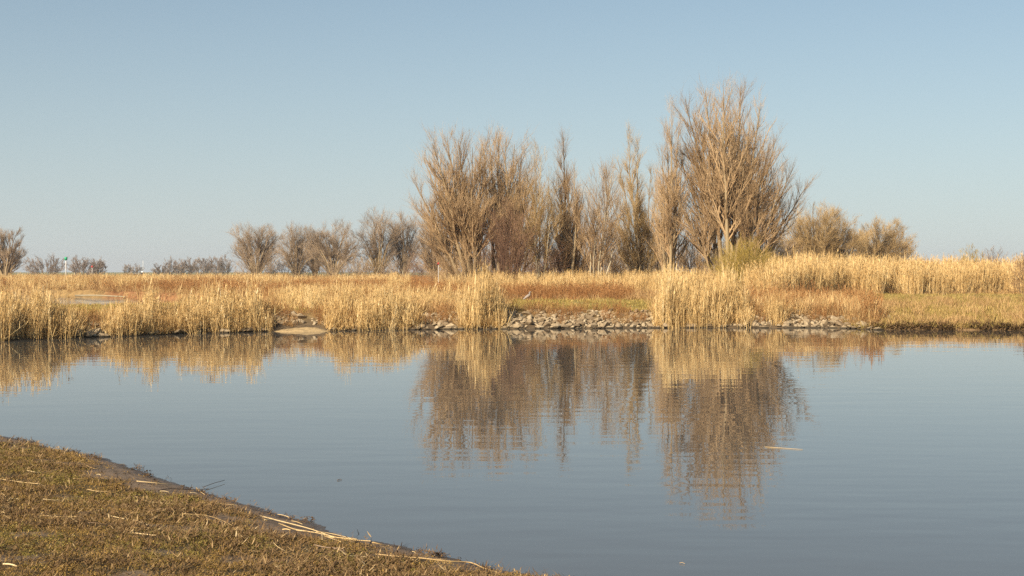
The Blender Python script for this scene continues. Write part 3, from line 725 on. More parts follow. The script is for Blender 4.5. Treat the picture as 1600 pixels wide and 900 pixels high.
def scatter(name, label, cat, pos, rotz, scl, tint, protos, tilt=0.0, kind='stuff', group=None):
    n = len(pos)
    me = bpy.data.meshes.new(name)
    me.vertices.add(n); me.vertices.foreach_set('co', np.ascontiguousarray(pos, np.float32).ravel())
    rot = np.stack([rng.normal(size=n) * tilt, rng.normal(size=n) * tilt, rotz], -1)
    if np.ndim(scl) == 1: scl = np.stack([scl] * 3, -1)
    for k, v in (('rot', rot), ('scl', scl)):
        a = me.attributes.new(k, 'FLOAT_VECTOR', 'POINT'); a.data.foreach_set('vector', np.ascontiguousarray(v, np.float32).ravel())
    a = me.attributes.new('itint', 'FLOAT', 'POINT'); a.data.foreach_set('value', np.asarray(tint, np.float32))
    a = me.attributes.new('pick', 'INT', 'POINT'); a.data.foreach_set('value', rng.integers(0, len(protos), n).astype(np.int32))
    for p in protos:
        for mt in p.data.materials:
            if mt.name not in me.materials: me.materials.append(mt)
    o = obj(name, me)
    ng = bpy.data.node_groups.new(name + '_nodes', 'GeometryNodeTree')
    ng.interface.new_socket('Geometry', in_out='INPUT', socket_type='NodeSocketGeometry')
    ng.interface.new_socket('Geometry', in_out='OUTPUT', socket_type='NodeSocketGeometry')
    N, L = ng.nodes, ng.links
    gi, go = N.new('NodeGroupInput'), N.new('NodeGroupOutput')
    ip = N.new('GeometryNodeInstanceOnPoints'); g2 = N.new('GeometryNodeGeometryToInstance')
    for p in reversed(protos):
        oi = N.new('GeometryNodeObjectInfo'); oi.inputs['Object'].default_value = p
        L.new(oi.outputs['Geometry'], g2.inputs[0])
    def na(nm, typ):
        q = N.new('GeometryNodeInputNamedAttribute'); q.data_type = typ; q.inputs['Name'].default_value = nm
        return q.outputs['Attribute']
    e2r = N.new('FunctionNodeEulerToRotation'); L.new(na('rot', 'FLOAT_VECTOR'), e2r.inputs[0])
    L.new(gi.outputs[0], ip.inputs['Points']); L.new(g2.outputs[0], ip.inputs['Instance'])
    ip.inputs['Pick Instance'].default_value = True
    L.new(na('pick', 'INT'), ip.inputs['Instance Index']); L.new(e2r.outputs[0], ip.inputs['Rotation']); L.new(na('scl', 'FLOAT_VECTOR'), ip.inputs['Scale'])
    L.new(ip.outputs[0], go.inputs[0])
    md = o.modifiers.new('plants', 'NODES'); md.node_group = ng
    return tag(o, label, cat, group, kind)
def far_points(px, Y):
    X = (px - 800) / FPX * Y
    return np.stack([X, Y, zfar(X, Y)], -1)
def shore_points(px, d):
    Y = np.full_like(px, 54.0)
    for _ in range(4): Y = shore((px - 800) / FPX * Y) + d
    return far_points(px, Y)

REED = [proto('reed_tuft', reed_proto(100 + k, 1.8, 11, 0.24), M['reed']) for k in range(6)]
REED_LOW = [proto('reed_base', grass_proto(140 + k, 26, 0.22, 0.55, 0.008, 1.0, 0.45, (0.35, 0.2)), M['reed']) for k in range(4)]
REEDP = [proto('reed_plumed', reed_proto(160 + k, 1.8, 10, 0.26, 0.75, 4), M['reed']) for k in range(6)]
DRY = [proto('dry_tuft', grass_proto(200 + k, 30, 0.22, 0.50, 0.007, 1.1, 0.40, (0.5, 0.22)), M['dry_grass']) for k in range(5)]
DOCK = [proto('dock_tuft', dock_proto(240 + k, 9, 0.28, 0.95), M['dock']) for k in range(5)]
MEAD = [proto('meadow_tuft', grass_proto(280 + k, 34, 0.20, 0.20, 0.006, 1.3, 0.55, (0.5, 0.25)), M['meadow']) for k in range(5)]

def rmm(n, a, b): return rng.uniform(a, b, n)
def reed_stand(name, label, px0, px1, d0, d1, n, h, edge=12, ntint=(0.62, 0.30), low=1.0, protos=REED):
    """a stand along the far water's edge"""
    n = int(n * 0.8); px = rmm(n, px0, px1); d = d0 + (d1 - d0) * rng.random(n) ** 1.2
    nz = fbm(px * 0.045, d * 0.4 + px0)
    k = (nz > 0.36 + 0.30 * rng.random(len(nz)) ** 3) & (rng.random(n) < 0.25 + 0.75 * np.minimum(sstep(px0 - 1, px0 + edge, px), sstep(px1 + 1, px1 - edge, px)))
    px, d, nz = px[k], d[k], nz[k]
    p = shore_points(px, d)
    e = np.minimum(sstep(px0 - 1, px0 + edge, px), sstep(px1 + 1, px1 - edge, px))
    s = h / 1.8 * (0.50 + 0.50 * e) * rng.uniform(0.52, 1.18, len(px)) * (0.55 + 0.9 * nz)
    sc = np.stack([np.ones_like(s), np.ones_like(s), s], -1)
    sc[:, :2] *= rng.uniform(0.8, 1.2, (len(px), 1))
    return scatter(name, label, 'reeds', p, rmm(len(px), 0, 6.28), sc, np.clip(rng.normal(ntint[0], ntint[1], len(px)) + 0.5 * (nz - 0.5), 0, 1), protos, 0.03)
STANDS = [
    ('golden reed stand at the left edge of the far shore', -120, 128, -0.1, 3.2, 460, 1.12, 30),
    ('narrow golden reed stand between the stony gap and the long stand on the left', 165, 262, 0.0, 3.0, 170, 1.05, 24),
    ('long golden reed stand left of the sand tongue', 250, 420, 0.0, 3.4, 330, 1.15, 30),
    ('golden reed stand right of the sand tongue', 512, 655, 0.0, 3.2, 300, 1.08, 26),
    ('tall narrow reed stand in front of the left-leaning tree', 716, 786, 0.0, 2.6, 190, 1.80, 28),
    ('broad bright reed stand in front of the tallest tree', 1024, 1172, 0.0, 4.0, 520, 1.62, 18),
    ('thin reed tuft among the stones right of the broad reed stand', 1204, 1222, 0.4, 2.2, 26, 1.3, 4)]
for lab, a, b, d0, d1, n, h, e in STANDS:
    reed_stand('reed_stand', lab, a, b, d0, d1, n, h, e)
# dry leaves and broken reeds round the feet of the stands
px = np.concatenate([rmm(int((b - a) * 2.4), a, b) for _, a, b, *_ in STANDS]); d = rmm(len(px), 0.0, 4.0)
scatter('reed_litter', 'bent dry reed leaves round the feet of the shore reeds', 'reeds', shore_points(px, d), rmm(len(px), 0, 6.28), rmm(len(px), 0.6, 1.3), np.clip(rng.normal(0.42, 0.2, len(px)), 0, 1), REED_LOW, 0.15)

# the tall reed field to the right and the band at the trees' feet
n = 4600; px = rmm(n, 1168, 1720); Y = 101 + 26 * rng.random(n) ** 1.3 + 9 * (fbm(px * 0.03, px * 0) - 0.5)
Y = np.where(px < 1335, Y - 10 * sstep(1335, 1230, px), Y)
nz = fbm(px * 0.03, Y * 0.1); s = 2.35 / 1.8 * rng.uniform(0.66, 1.16, n) * (0.66 + 0.68 * nz) * (0.85 + 0.15 * sstep(1168, 1215, px))
scatter('reed_field', 'tall wall of golden reeds with dark plumes behind the right-hand meadow', 'reeds', far_points(px, Y), rmm(n, 0, 6.28), np.stack([rmm(n, 1.0, 1.4)] * 2 + [s], -1), np.clip(rng.normal(0.66, 0.2, n), 0, 1), REEDP, 0.05)
n = 2600; px = rmm(n, 610, 1180); Y = rmm(n, 98, 118); nz = fbm(px * 0.02, Y * 0.12)
k = nz > 0.40; px, Y, nz = px[k], Y[k], nz[k]; n = len(px)
scatter('reed_band', 'pale reed band at the feet of the tall trees', 'reeds', far_points(px, Y), rmm(n, 0, 6.28), np.stack([rmm(n, 0.9, 1.3)] * 2 + [rmm(n, 0.62, 0.95) * (0.7 + 0.6 * nz)], -1), np.clip(rng.normal(0.55, 0.18, n), 0, 1), REED, 0.04)
n = 2600; px = rmm(n, -160, 620); Y = 128 + 120 * rng.random(n) ** 1.4; nz = fbm(px * 0.012, Y * 0.04 + 3)
k = (nz > 0.46) & (inlet((px - 800) / FPX * Y, Y) < -0.8); px, Y, nz = px[k], Y[k], nz[k]; n = len(px)
scatter('reed_band', 'patchy reeds beyond the inlet on the left', 'reeds', far_points(px, Y), rmm(n, 0, 6.28), np.stack([rmm(n, 1.2, 1.9)] * 2 + [rmm(n, 0.45, 0.85)], -1), np.clip(rng.normal(0.55, 0.2, n), 0, 1), REED, 0.05)

# marsh cover
n = 42000
Yc = 56 * (330 / 56) ** rng.random(n); pxc = rmm(n, -180, 1780); Xc = (pxc - 800) / FPX * Yc
ok = (Yc - shore(Xc) > 2.6) & (inlet(Xc, Yc) < -0.7)
mm, dm = meadow_mask(Xc, Yc), dock_mask(Xc, Yc)
u = rng.random(n); isM = ok & (u < mm); isD = ok & ~isM & (rng.random(n) < dm * 0.70); isG = ok & ~isM & ~isD
def cover(name, label, cat, k, protos, smin, smax, tmean, tsd, grow_far=0.004):
    p = far_points(pxc[k], Yc[k]); m = len(p)
    s = rmm(m, smin, smax) * (1 + grow_far * np.maximum(Yc[k] - 80, 0)) * (0.7 + 0.6 * fbm(p[:, 0] * 0.3, p[:, 1] * 0.2))
    sc = np.stack([s * 1.25, s * 1.25, np.minimum(s, smax * 1.15)], -1)
    scatter(name, label, cat, p, rmm(m, 0, 6.28), sc, np.clip(rng.normal(tmean, tsd, m) + 0.6 * (fbm(p[:, 0] * 0.15, p[:, 1] * 0.08) - 0.5), 0, 1), protos, 0.08)
cover('dry_grass', 'dry straw-coloured grass covering the marsh', 'grass', isG, DRY, 0.7, 1.3, 0.5, 0.22)
cover('dock_weeds', 'rusty red dead dock stems across the marsh', 'weeds', isD, DOCK, 0.6, 1.05, 0.5, 0.2)
cover('meadow_grass', 'short green and yellow grass of the far bank', 'grass', isM, MEAD, 0.6, 1.2, 0.52, 0.28, 0.002)
n = 1500; px = rmm(n, 420, 1035); Y = rmm(n, 58, 100); k = (fbm(px * 0.03, Y * 0.08) > 0.46) & ~((px > 770) & (Y < 99)) & ~((px > 640) & (px < 790) & (Y > 72)); px, Y = px[k], Y[k]; n = len(px)
scatter('sparse_reeds', 'thin scattered reeds standing through the red and straw-coloured marsh', 'reeds', far_points(px, Y), rmm(n, 0, 6.28), np.stack([rmm(n, 0.8, 1.3)] * 2 + [rmm(n, 0.32, 0.62)], -1), np.clip(rng.normal(0.55, 0.25, n), 0, 1), REED, 0.06)
xi_, yi_ = rmm(30000, -75, -10), rmm(30000, 80, 160); ki = (inlet(xi_, yi_) > -5.5) & (inlet(xi_, yi_) < -0.15) & (rng.random(30000) < 0.5) & (yi_ > 92); xi_, yi_ = xi_[ki], yi_[ki]; n = len(xi_)
scatter('inlet_grass', 'dry tussocks fringing the inlet on the left', 'grass', np.stack([xi_, yi_, zfar(xi_, yi_)], -1), rmm(n, 0, 6.28), rmm(n, 0.5, 1.1), np.clip(rng.normal(0.6, 0.25, n), 0, 1), DRY, 0.15)
# more close to the water, where it shows larger
n = 4200; px = rmm(n, 1325, 1720); d = 0.22 + 30 * rng.random(n) ** 1.7
scatter('bank_grass', 'yellow matted grass on the right-hand bank slope', 'grass', shore_points(px, d), rmm(n, 0, 6.28), rmm(n, 0.5, 1.3), np.clip(rng.normal(0.66, 0.2, n) - 0.25 * sstep(6, 14, d) + 1.3 * (fbm(px * 0.03, d * 0.5) - 0.5), 0, 1), MEAD + DRY[:1], 0.2)
n = 2300; px = rmm(n, 1165, 1375); d = 1.7 + (33 - 27 * sstep(1300, 1370, px)) * rng.random(n) ** 1.1
scatter('bank_weeds', 'tan and reddish dry weeds above the stones below the reed wall', 'weeds', shore_points(px, d), rmm(n, 0, 6.28), rmm(n, 0.6, 1.25) * (0.6 + 0.8 * fbm(px * 0.05, d * 0.3)), np.clip(rng.normal(0.70, 0.25, n), 0, 1), DRY * 2 + DOCK[:1] + REED_LOW, 0.15)
n = 3600; px = rmm(n, 120, 1380); d = 0.5 + 3.2 * rng.random(n) ** 0.8; k = fbm(px * 0.04, d * 0.8) > 0.47; px, d = px[k], d[k]; n = len(px)
scatter('bank_weeds', 'withered brown weeds growing between the shore stones', 'weeds', shore_points(px, d), rmm(n, 0, 6.28), rmm(n, 0.3, 0.7), np.clip(rng.normal(0.35, 0.2, n), 0, 1), DRY + DOCK[:2], 0.2)

# ------------------------------------------------------------------ shore stones
def rock_mesh(seed):
    r = np.random.default_rng(seed); bm = bmesh.new()
    dims = np.array([1.15, r.uniform(0.6, 0.95), r.uniform(0.38, 0.62)])
    for k in range(15):
        v = norm(r.normal(size=3)); v = v * dims * r.uniform(0.82, 1.0) * 0.5
        bm.verts.new(v)
    res = bmesh.ops.convex_hull(bm, input=bm.verts)
    bmesh.ops.delete(bm, geom=list({e for e in res['geom_interior'] if isinstance(e, bmesh.types.BMVert)}), context='VERTS')
    me = bpy.data.meshes.new('stone'); bm.to_mesh(me); bm.free(); me.materials.append(M['stone'])
    return me
ROCKS = [rock_mesh(300 + k) for k in range(12)]
def stone_density(px, d):
    w = np.zeros_like(px)
    for a, b, d0, d1, q in [(120, 168, -0.2, 1.6, 1.0), (225, 425, -0.05, 0.35, 0.6), (424, 478, 0.9, 2.4, 1.0), (488, 525, 0.8, 2.0, 0.7), (500, 660, -0.05, 0.3, 0.4), (640, 720, -0.25, 2.4, 1.0), (775, 1030, -0.25, 2.7, 1.0),
                            (720, 780, -0.2, 0.5, 0.6), (1030, 1160, -0.05, 0.35, 0.5), (1150, 1260, -0.25, 2.4, 1.0), (1260, 1372, -0.25, 1.6, 1.0), (0, 30, -0.1, 0.1, 0.4)]:
        w = np.maximum(w, q * ((px > a) & (px < b) & (d > d0) & (d < d1 * (0.75 + 0.5 * fbm(px * 0.05, px * 0)))))
    return w
n = 9000; px = rmm(n, 0, 1375); d = rmm(n, -0.25, 2.8)
k = rng.random(n) < stone_density(px, d) * 0.62
px, d = px[k], d[k]; p = shore_points(px, d); n = len(px)
size = np.exp(rng.normal(-1.82, 0.46, n)) * np.where(d < 0.35, 1.25, 1.0); size = np.clip(size, 0.09, 0.46)
order = np.argsort(-size)
keep = []                                                            # leave out those that would sit inside a bigger one
for i in order:
    if all((p[i, 0] - p[j, 0]) ** 2 + (p[i, 1] - p[j, 1]) ** 2 > (0.31 * (size[i] + size[j])) ** 2 for j in keep): keep.append(i)
g = Geo()
from mathutils import Euler
for c, i in enumerate(keep):
    rot = Euler((rng.normal() * 0.35, rng.normal() * 0.35, rng.uniform(0, 6.28)))
    pos = p[i] + np.array([0, 0, size[i] * 0.07])
    rk = ROCKS[int(rng.integers(0, len(ROCKS)))]
    if c < 300:
        o = obj('stone', rk, far_bank, pos); o.rotation_euler = rot; o.scale = (size[i] * 1.15,) * 3
    else:
        co = np.empty(len(rk.vertices) * 3, np.float32); rk.vertices.foreach_get('co', co)
        Rm = np.array(rot.to_matrix()); V = co.reshape(-1, 3) @ Rm.T * size[i] * 1.15 + pos
        g.add(V, np.array([list(q.vertices) for q in rk.polygons if len(q.vertices) == 3]), 0.5)
if g.n:
    tag(obj('stone_rubble', g.mesh('stone_rubble', M['stone'], False), far_bank), 'smaller stones lying between the larger shore stones', kind='stuff')
print('stones', len(keep))
o = obj('stone', ROCKS[3], None, shore_points(np.array([1385.0]), np.array([2.6]))[0] + np.array([0, 0, 0.1])); o.scale = (0.38, 0.3, 0.3)
tag(o, 'single pale stone lying on the grass right of the stony shore', 'stone')

# ------------------------------------------------------------------ stems and twigs lying on the near bank
ST = [
 ([(-40, 745), (0, 751), (35, 757), (62, 760)], 5, 'long pale reed stem running in from the left edge', 's'),
 ([(42, 738), (55, 741), (75, 740), (88, 738)], 4, 'thin curved straw near the left edge below the bare silt', 's'),
 ([(132, 728), (145, 734), (152, 735), (162, 733)], 4, 'short bent straw on brown turf near the water', 's'),
 ([(150, 744), (159, 745)], 4, 'tiny pale straw on the upper silt patch', 's'),
 ([(112, 751), (138, 752)], 4, 'short level straw beside a green leafy patch on the left', 's'),
 ([(112, 763), (135, 761)], 3, 'faint straw just below the green leafy patch on the left', 's'),
 ([(134, 768), (152, 771), (175, 771)], 5, 'pale forked straw on litter left of the bright green patch', 's'),
 ([(0, 773), (6, 780)], 4, 'short tilted straw at the left edge of the near bank', 's'),
 ([(65, 783), (88, 785), (113, 784)], 4, 'straight pale straw in the litter at mid left', 's'),
 ([(20, 782), (33, 784)], 4, 'small straw left of the straight mid-left straw', 's'),
 ([(212, 755), (240, 757), (267, 760)], 6, 'stout pale straw lying on the bare upper silt', 's'),
 ([(213, 778), (226, 785), (254, 790), (297, 792)], 6, 'long yellowish straw crossing the bright green patch', 's'),
 ([(305, 763), (312, 769), (320, 775)], 5, 'whitish straw tilted across the dark twig by the water', 's'),
 ([(250, 770), (266, 772)], 4, 'pinkish straw bit below the dark twig', 's'),
 ([(297, 772), (309, 774)], 4, 'pale straw bit right of the pinkish one', 's'),
 ([(246, 770), (266, 766), (300, 767), (326, 766)], 5, 'dark bent twig lying on the silt by the water', 't'),
 ([(320, 764), (353, 753)], 4, 'thin dark stick reaching from the silt over the water', 't'),
 ([(334, 785), (352, 788), (372, 791)], 4, 'thin straw beside the water right of the bright green patch', 's'),
 ([(287, 806), (325, 809), (345, 817), (370, 827)], 4, 'long kinked straw on turf below the bright green patch', 's'),
 ([(292, 805), (316, 803)], 3, 'short reddish straw above the long kinked straw', 't'),
 ([(87, 811), (112, 811), (125, 811)], 6, 'bright level straw on the olive turf at lower left', 's'),
 ([(57, 807), (70, 809), (78, 811)], 5, 'small straw left of the bright level straw', 's'),
 ([(165, 805), (175, 810), (193, 814)], 5, 'curved pale straw right of the bright level straw', 's'),
 ([(207, 816), (220, 820), (232, 824)], 4, 'thin straw following on from the curved pale straw', 's'),
 ([(203, 836), (225, 838), (244, 841)], 7, 'thick bright straw alone on the olive turf', 's'),
 ([(135, 821), (160, 823)], 4, 'faint brown straw below the curved pale straw', 't'),
 ([(4, 886), (28, 889)], 8, 'short yellow straw in the bottom left corner', 's'),
 ([(0, 804), (9, 806)], 4, 'straw end showing at the left edge above the olive turf', 's'),
 ([(407, 807), (440, 817), (470, 825), (500, 833), (520, 841)], 6, 'longest straw of the bundle, lying uppermost on the silt', 's'),
 ([(434, 821), (460, 829), (482, 833)], 6, 'straw of the bundle just below its longest one', 's'),
 ([(440, 829), (456, 831)], 7, 'short whitish straw at the left end of the bundle', 's'),
 ([(463, 831), (492, 834), (505, 838)], 6, 'white straw in the middle of the bundle', 's'),
 ([(490, 832), (520, 836), (553, 844)], 5, 'straw of the bundle nearest the water', 's'),
 ([(505, 837), (545, 842), (575, 850)], 6, 'straw forming the right end of the bundle', 's'),
 ([(510, 842), (530, 845), (556, 847)], 6, 'pale straw under the right end of the bundle', 's'),
 ([(504, 839), (520, 845), (535, 851)], 4, 'thin straw slanting down out of the bundle', 's'),
 ([(500, 838), (504, 847)], 5, 'short white straw sticking down from the bundle', 's'),
 ([(455, 817), (475, 822)], 4, 'thin straw on the silt between bundle and water', 's'),
 ([(413, 815), (426, 815)], 5, 'small level straw left of the bundle', 's'),
 ([(436, 806), (452, 811)], 5, 'straw on the turf lip at the water edge above the bundle', 's'),
 ([(580, 851), (593, 853), (606, 854)], 6, 'pale straw on the turf right of the bundle', 's'),
 ([(638, 864), (650, 866)], 4, 'small straw above the long pale reed stem', 's'),
 ([(428, 852), (438, 859), (447, 865)], 4, 'curved straw beside the dark green clump', 's'),
 ([(490, 856), (510, 860), (533, 861), (543, 872)], 6, 'bent pinkish-brown twig below the bundle', 't2'),
 ([(515, 859), (532, 864), (543, 872)], 5, 'second pinkish twig joining the bent one', 't2'),
 ([(545, 872), (562, 873), (582, 875)], 4, 'thin brown straw from the bent twig to the long reed', 's'),
 ([(582, 870), (620, 873), (660, 877), (700, 880), (735, 882), (760, 889), (780, 898)], 7, 'long pale reed stem curving down to the bottom edge', 's'),
 ([(556, 874), (565, 883), (564, 892)], 4, 'drooping straw below the bent pinkish twig', 's'),
 ([(508, 873), (520, 884)], 4, 'short slanting straw at the bottom of the near bank', 's'),
 ([(436, 885), (446, 879)], 3, 'short straw tilted upward near the bottom edge', 's')]
STW = [np.array([near_pt(*c) for c in q[0]]) for q in ST]
SP = np.concatenate([np.array([a + (b - a) * t for a, b in zip(w[:-1, :2], w[1:, :2]) for t in np.linspace(0, 1, 9)]) for w in STW])
# ------------------------------------------------------------------ near bank plants
TURF = [proto('turf_tuft', moss_proto(400 + k, 70, 0.095, 0.016), M['turf']) for k in range(6)]
LEAFY = [proto('leaf_rosette', leafy_proto(440 + k, 26, 0.065, 0.0085), M['leafy']) for k in range(5)]
LITT = [proto('leaf_litter', litter_proto(480 + k, 16, 0.09), M['litter']) for k in range(5)]
GRN = [proto('grass_tuft', grass_proto(520 + k, 16, 0.035, 0.075, 0.0022, 1.2, 0.5, (0.6, 0.2)), M['leafy']) for k in range(4)]
n = 76000
X = rmm(n, -8.6, 1.6); Y = 7.2 + 13 * rng.random(n) ** 1.15
dd = dnear(X, Y)
z = znear(X, Y)
ppx = 800 + X / Y * FPX; ppy = HOR + (CAM_H - z) / Y * FPX
mud_n = np.maximum(sstep(0.68, 0.42, dd + 0.35 * (fbm(X * 2.2, Y * 2.2) - 0.5)), mud_mask(X, Y, z))
vis = (dd > 0.10) & (ppx > -150) & (ppx < 950) & (ppy < 960) & (rng.random(n) > mud_n * 0.985)
free = np.ones(n, bool)
for c in range(0, n, 4000):
    free[c:c + 4000] = (((X[c:c + 4000, None] - SP[None, :, 0]) ** 2 + (Y[c:c + 4000, None] - SP[None, :, 1]) ** 2).min(1) > 0.045 ** 2)
vis &= free | (rng.random(n) < 0.25)
X, Y, z, ppx, ppy, dd = [a[vis] for a in (X, Y, z, ppx, ppy, dd)]
GREEN = [((250, 783), (75, 14)), ((20, 703), (55, 9)), ((95, 752), (35, 10)), ((405, 855), (26, 14)), ((330, 835), (40, 12)), ((560, 872), (50, 12)), ((30, 735), (40, 9)), ((250, 855), (90, 28)), ((120, 780), (60, 8)), ((40, 850), (80, 24))]
gr = np.zeros_like(X)
for i, ((cx, cy), (rx, ry)) in enumerate(GREEN):
    gr = np.maximum(gr, sstep(1.3, 0.4, ((ppx - cx) / rx) ** 2 + ((ppy - cy) / ry) ** 2) * (1.0 if i < 4 else 0.5))
fn = fbm(X * 1.6, Y * 1.6); f2 = fbm(X * 0.8 + 9, Y * 0.8)
u = rng.random(len(X))
kL = u < 0.04 + 0.42 * gr + 0.16 * sstep(0.58, 0.70, fn)
kT = ~kL & (u < 0.80 - 0.30 * sstep(0.45, 0.62, f2))
kR = ~kL & ~kT
def near_sc(name, label, cat, k, protos, s0, s1, tint, tilt=0.15):
    m = int(k.sum())
    scatter(name, label, cat, np.stack([X[k], Y[k], z[k]], -1), rmm(m, 0, 6.28), rmm(m, s0, s1), np.clip(tint + rng.normal(size=m) * 0.16, 0, 1), protos, tilt)
near_sc('turf', 'short brown and olive mossy turf of the near bank', 'grass', kT, TURF, 0.7, 1.35, (0.35 + 0.8 * (fn - 0.5))[kT] + 0.25 * (1 - sstep(0.3, 1.2, dd[kT])))
near_sc('low_leaves', 'small green leafy plants matted in the near turf', 'plants', kL, LEAFY, 0.5, 1.1, (0.35 + 0.5 * gr)[kL], 0.25)
near_sc('leaf_litter', 'dry brown leaf and stalk litter on the near turf', 'litter', kR, LITT, 0.7, 1.4, (0.4 + 0.6 * (f2 - 0.5))[kR], 0.1)
k = (gr > 0.25) & (rng.random(len(X)) < 0.30)
near_sc('grass_blades', 'sparse green grass blades in the near turf', 'grass', k, GRN, 0.4, 0.8, 0.5 + 0 * X[k], 0.2)

for (pts, w, lab, kd), W in zip(ST, STW):
    W = W.copy(); W[:, 2] += 0.016 + 0.006 * rng.random(len(W)); W[:, :2] += rng.normal(size=(len(W), 2)) * 0.012
    if len(W) == 2: W = np.array([W[0], (W[0] + W[1]) / 2 + np.array([0, 0.004, 0.006]), W[1]])
    o0 = W.mean(0).copy(); o0[2] = W[:, 2].min()
    V, F, C = curve_tube(W - o0, w * 0.00080, w * 0.0006, 6)
    me = mesh_np('reed_stem', V, [C, F], M['straw' if kd == 's' else 'dead_twig'], {'tint': np.full(len(V), float(np.clip(rng.normal(0.55, 0.25), 0, 1)) if kd != 't2' else 1.0)})
    tag(obj('reed_stem' if kd == 's' else 'twig', me, None, o0), lab, 'reed stem' if kd == 's' else 'twig', 'stems and twigs lying on the near bank')
def float_pt(px, py):
    Y = CAM_H * FPX / (py - HOR); return np.array([PX(px, Y), Y, 0.006])
for pts, r, lab, mt, nm in [([(1195, 699), (1225, 701), (1254, 703)], 0.0035, 'pale reed stem floating on the water below the tallest tree reflection', 'straw', 'reed_stem'),
                            ([(527, 751), (534, 750)], 0.004, 'small dark leaf stalk floating in the middle of the pond', 'dead_twig', 'twig'),
                            ([(1062, 881), (1070, 882)], 0.0022, 'tiny pale straw floating near the bottom edge', 'straw', 'reed_stem')]:
    W = np.array([float_pt(*q) for q in pts]); o0 = W.mean(0).copy()
    if len(W) == 2: W = np.array([W[0], (W[0] + W[1]) / 2 + np.array([0, 0.02, 0.004]), W[1]])
    V, F, C = curve_tube(W - o0, r, r * 0.6, 6)
    tag(obj(nm, mesh_np(nm, V, [C, F], M[mt], {'tint': np.full(len(V), 0.5)}), None, o0), lab, 'reed stem' if nm == 'reed_stem' else 'twig')

CLOD = [proto('edge_debris', litter_proto(560 + k, 22, 0.06), M['litter']) for k in range(4)] + [proto('mud_clod', leafy_proto(570 + k, 16, 0.03, 0.011, (0.1, 0.15)), M['litter']) for k in range(3)]
n = 9000; xe = rmm(n, -8, 1.2); ye = rmm(n, 9.5, 20); de = dnear(xe, ye)
k = (np.abs(de - 0.10 - 0.25 * (fbm(xe * 1.4, ye * 1.4) - 0.5)) < 0.10) & (fbm(xe * 2.1, ye * 2.1) > 0.46)
k |= (de > 0.1) & (de < 0.8) & (rng.random(n) < 0.05)
xe, ye = xe[k], ye[k]; n = len(xe)
scatter('edge_debris', 'dark scraps and clods washed up along the near water edge', 'debris', np.stack([xe, ye, np.maximum(znear(xe, ye), 0.0)], -1), rmm(n, 0, 6.28), rmm(n, 0.5, 1.2), np.clip(rng.normal(0.15, 0.15, n), 0, 1), CLOD, 0.2)

n = 420; pxe = rmm(n, 1360, 1700); de = rmm(n, -0.08, 0.55) ; k = fbm(pxe * 0.05, de * 2) > 0.42; pe = shore_points(pxe[k], de[k]); pe[:, 2] = np.maximum(pe[:, 2], 0.0); n = len(pe)
scatter('edge_debris', 'dark clods and roots along the right-hand far water edge', 'debris', pe, rmm(n, 0, 6.28), rmm(n, 2.5, 5.5), np.clip(rng.normal(0.15, 0.15, n), 0, 1), CLOD, 0.2)

# ------------------------------------------------------------------ posts, boat, logs, bird
def lathe(prof, sides=12):
    prof = np.asarray(prof, float); a = np.linspace(0, 2 * np.pi, sides, endpoint=False)
    V = np.stack([prof[:, :1] * np.cos(a), prof[:, :1] * np.sin(a), np.repeat(prof[:, 1:2], sides, 1)], -1)
    i = np.arange(len(prof) * sides).reshape(len(prof), sides); nx = np.roll(i, -1, 1)
    return V.reshape(-1, 3), np.stack([i[:-1], nx[:-1], nx[1:], i[1:]], -1).reshape(-1, 4)
def lathe_obj(name, prof, mat, parent, sides=12):
    V, F = lathe(prof, sides)
    return obj(name, mesh_np(name, V, F, M[mat], {'tint': np.full(len(V), 0.5)}), parent)
def post(label, px, top, D, topmat, hw, hh, r, shape='can'):
    b = np.array([PX(px, D), D, 0]); b[2] = zfar(b[0], b[1]); H = PZ(top, D) - b[2]
    root = tag(empty('marker_post', b), label, 'post', 'channel marker posts')
    lathe_obj('pole', [(0.001, -0.3), (r, -0.3), (r, H - hh), (r * 0.8, H - hh + 0.02), (0.001, H - hh + 0.02)], 'white_paint', root)
    if shape == 'can': pr = [(0.001, H - hh), (hw, H - hh), (hw, H), (hw * 0.8, H + 0.02), (0.001, H + 0.02)]
    else: pr = [(0.001, H - hh), (hw * 0.4, H - hh), (hw, H - hh * 0.5), (hw * 0.4, H), (0.001, H)]
    lathe_obj('topmark', pr, topmat, root)
post('white marker post with a green can on top among the left reeds', 103, 402, 200, 'green_paint', 0.20, 0.40, 0.055)
post('thin marker post with a dark red top right of the green-topped post', 144, 415, 330, 'red_paint', 0.26, 0.5, 0.05, 'ball')
post('thin post with a red top in front of the bush by the left-leaning tree', 685, 410, 104, 'red_paint', 0.075, 0.17, 0.016, 'ball')
# boat with a mast
D = 520; bx = PX(216, D); root = tag(empty('boat', (bx, D, 0.5)), 'small far boat with a white mast behind the left marsh', 'boat')
s = np.linspace(-1, 1, 13); hw = 0.9 * (1 - np.abs(s) ** 3) + 0.03
V = np.concatenate([np.stack([s * 2.2, -hw, np.full(13, 1.15) + 0.25 * np.abs(s)], -1), np.stack([s * 1.9, -hw * 0.4, np.full(13, 0.1)], -1), np.stack([s * 1.9, hw * 0.4, np.full(13, 0.1)], -1), np.stack([s * 2.2, hw, np.full(13, 1.15) + 0.25 * np.abs(s)], -1)])
i = np.arange(52).reshape(4, 13)
F = np.concatenate([np.stack([i[a, :-1], i[a, 1:], i[b, 1:], i[b, :-1]], -1) for a, b in ((0, 1), (1, 2), (2, 3), (3, 0))])
obj('hull', mesh_np('hull', V, F, M['dark_hull'], None, False), root)
V, F = lathe([(0.001, 1.1), (0.55, 1.1), (0.5, 1.75), (0.4, 1.8), (0.001, 1.8)], 8)
c = obj('cabin', mesh_np('cabin', V, F, M['white_paint'], None, False), root, (1.6, 0, 0))
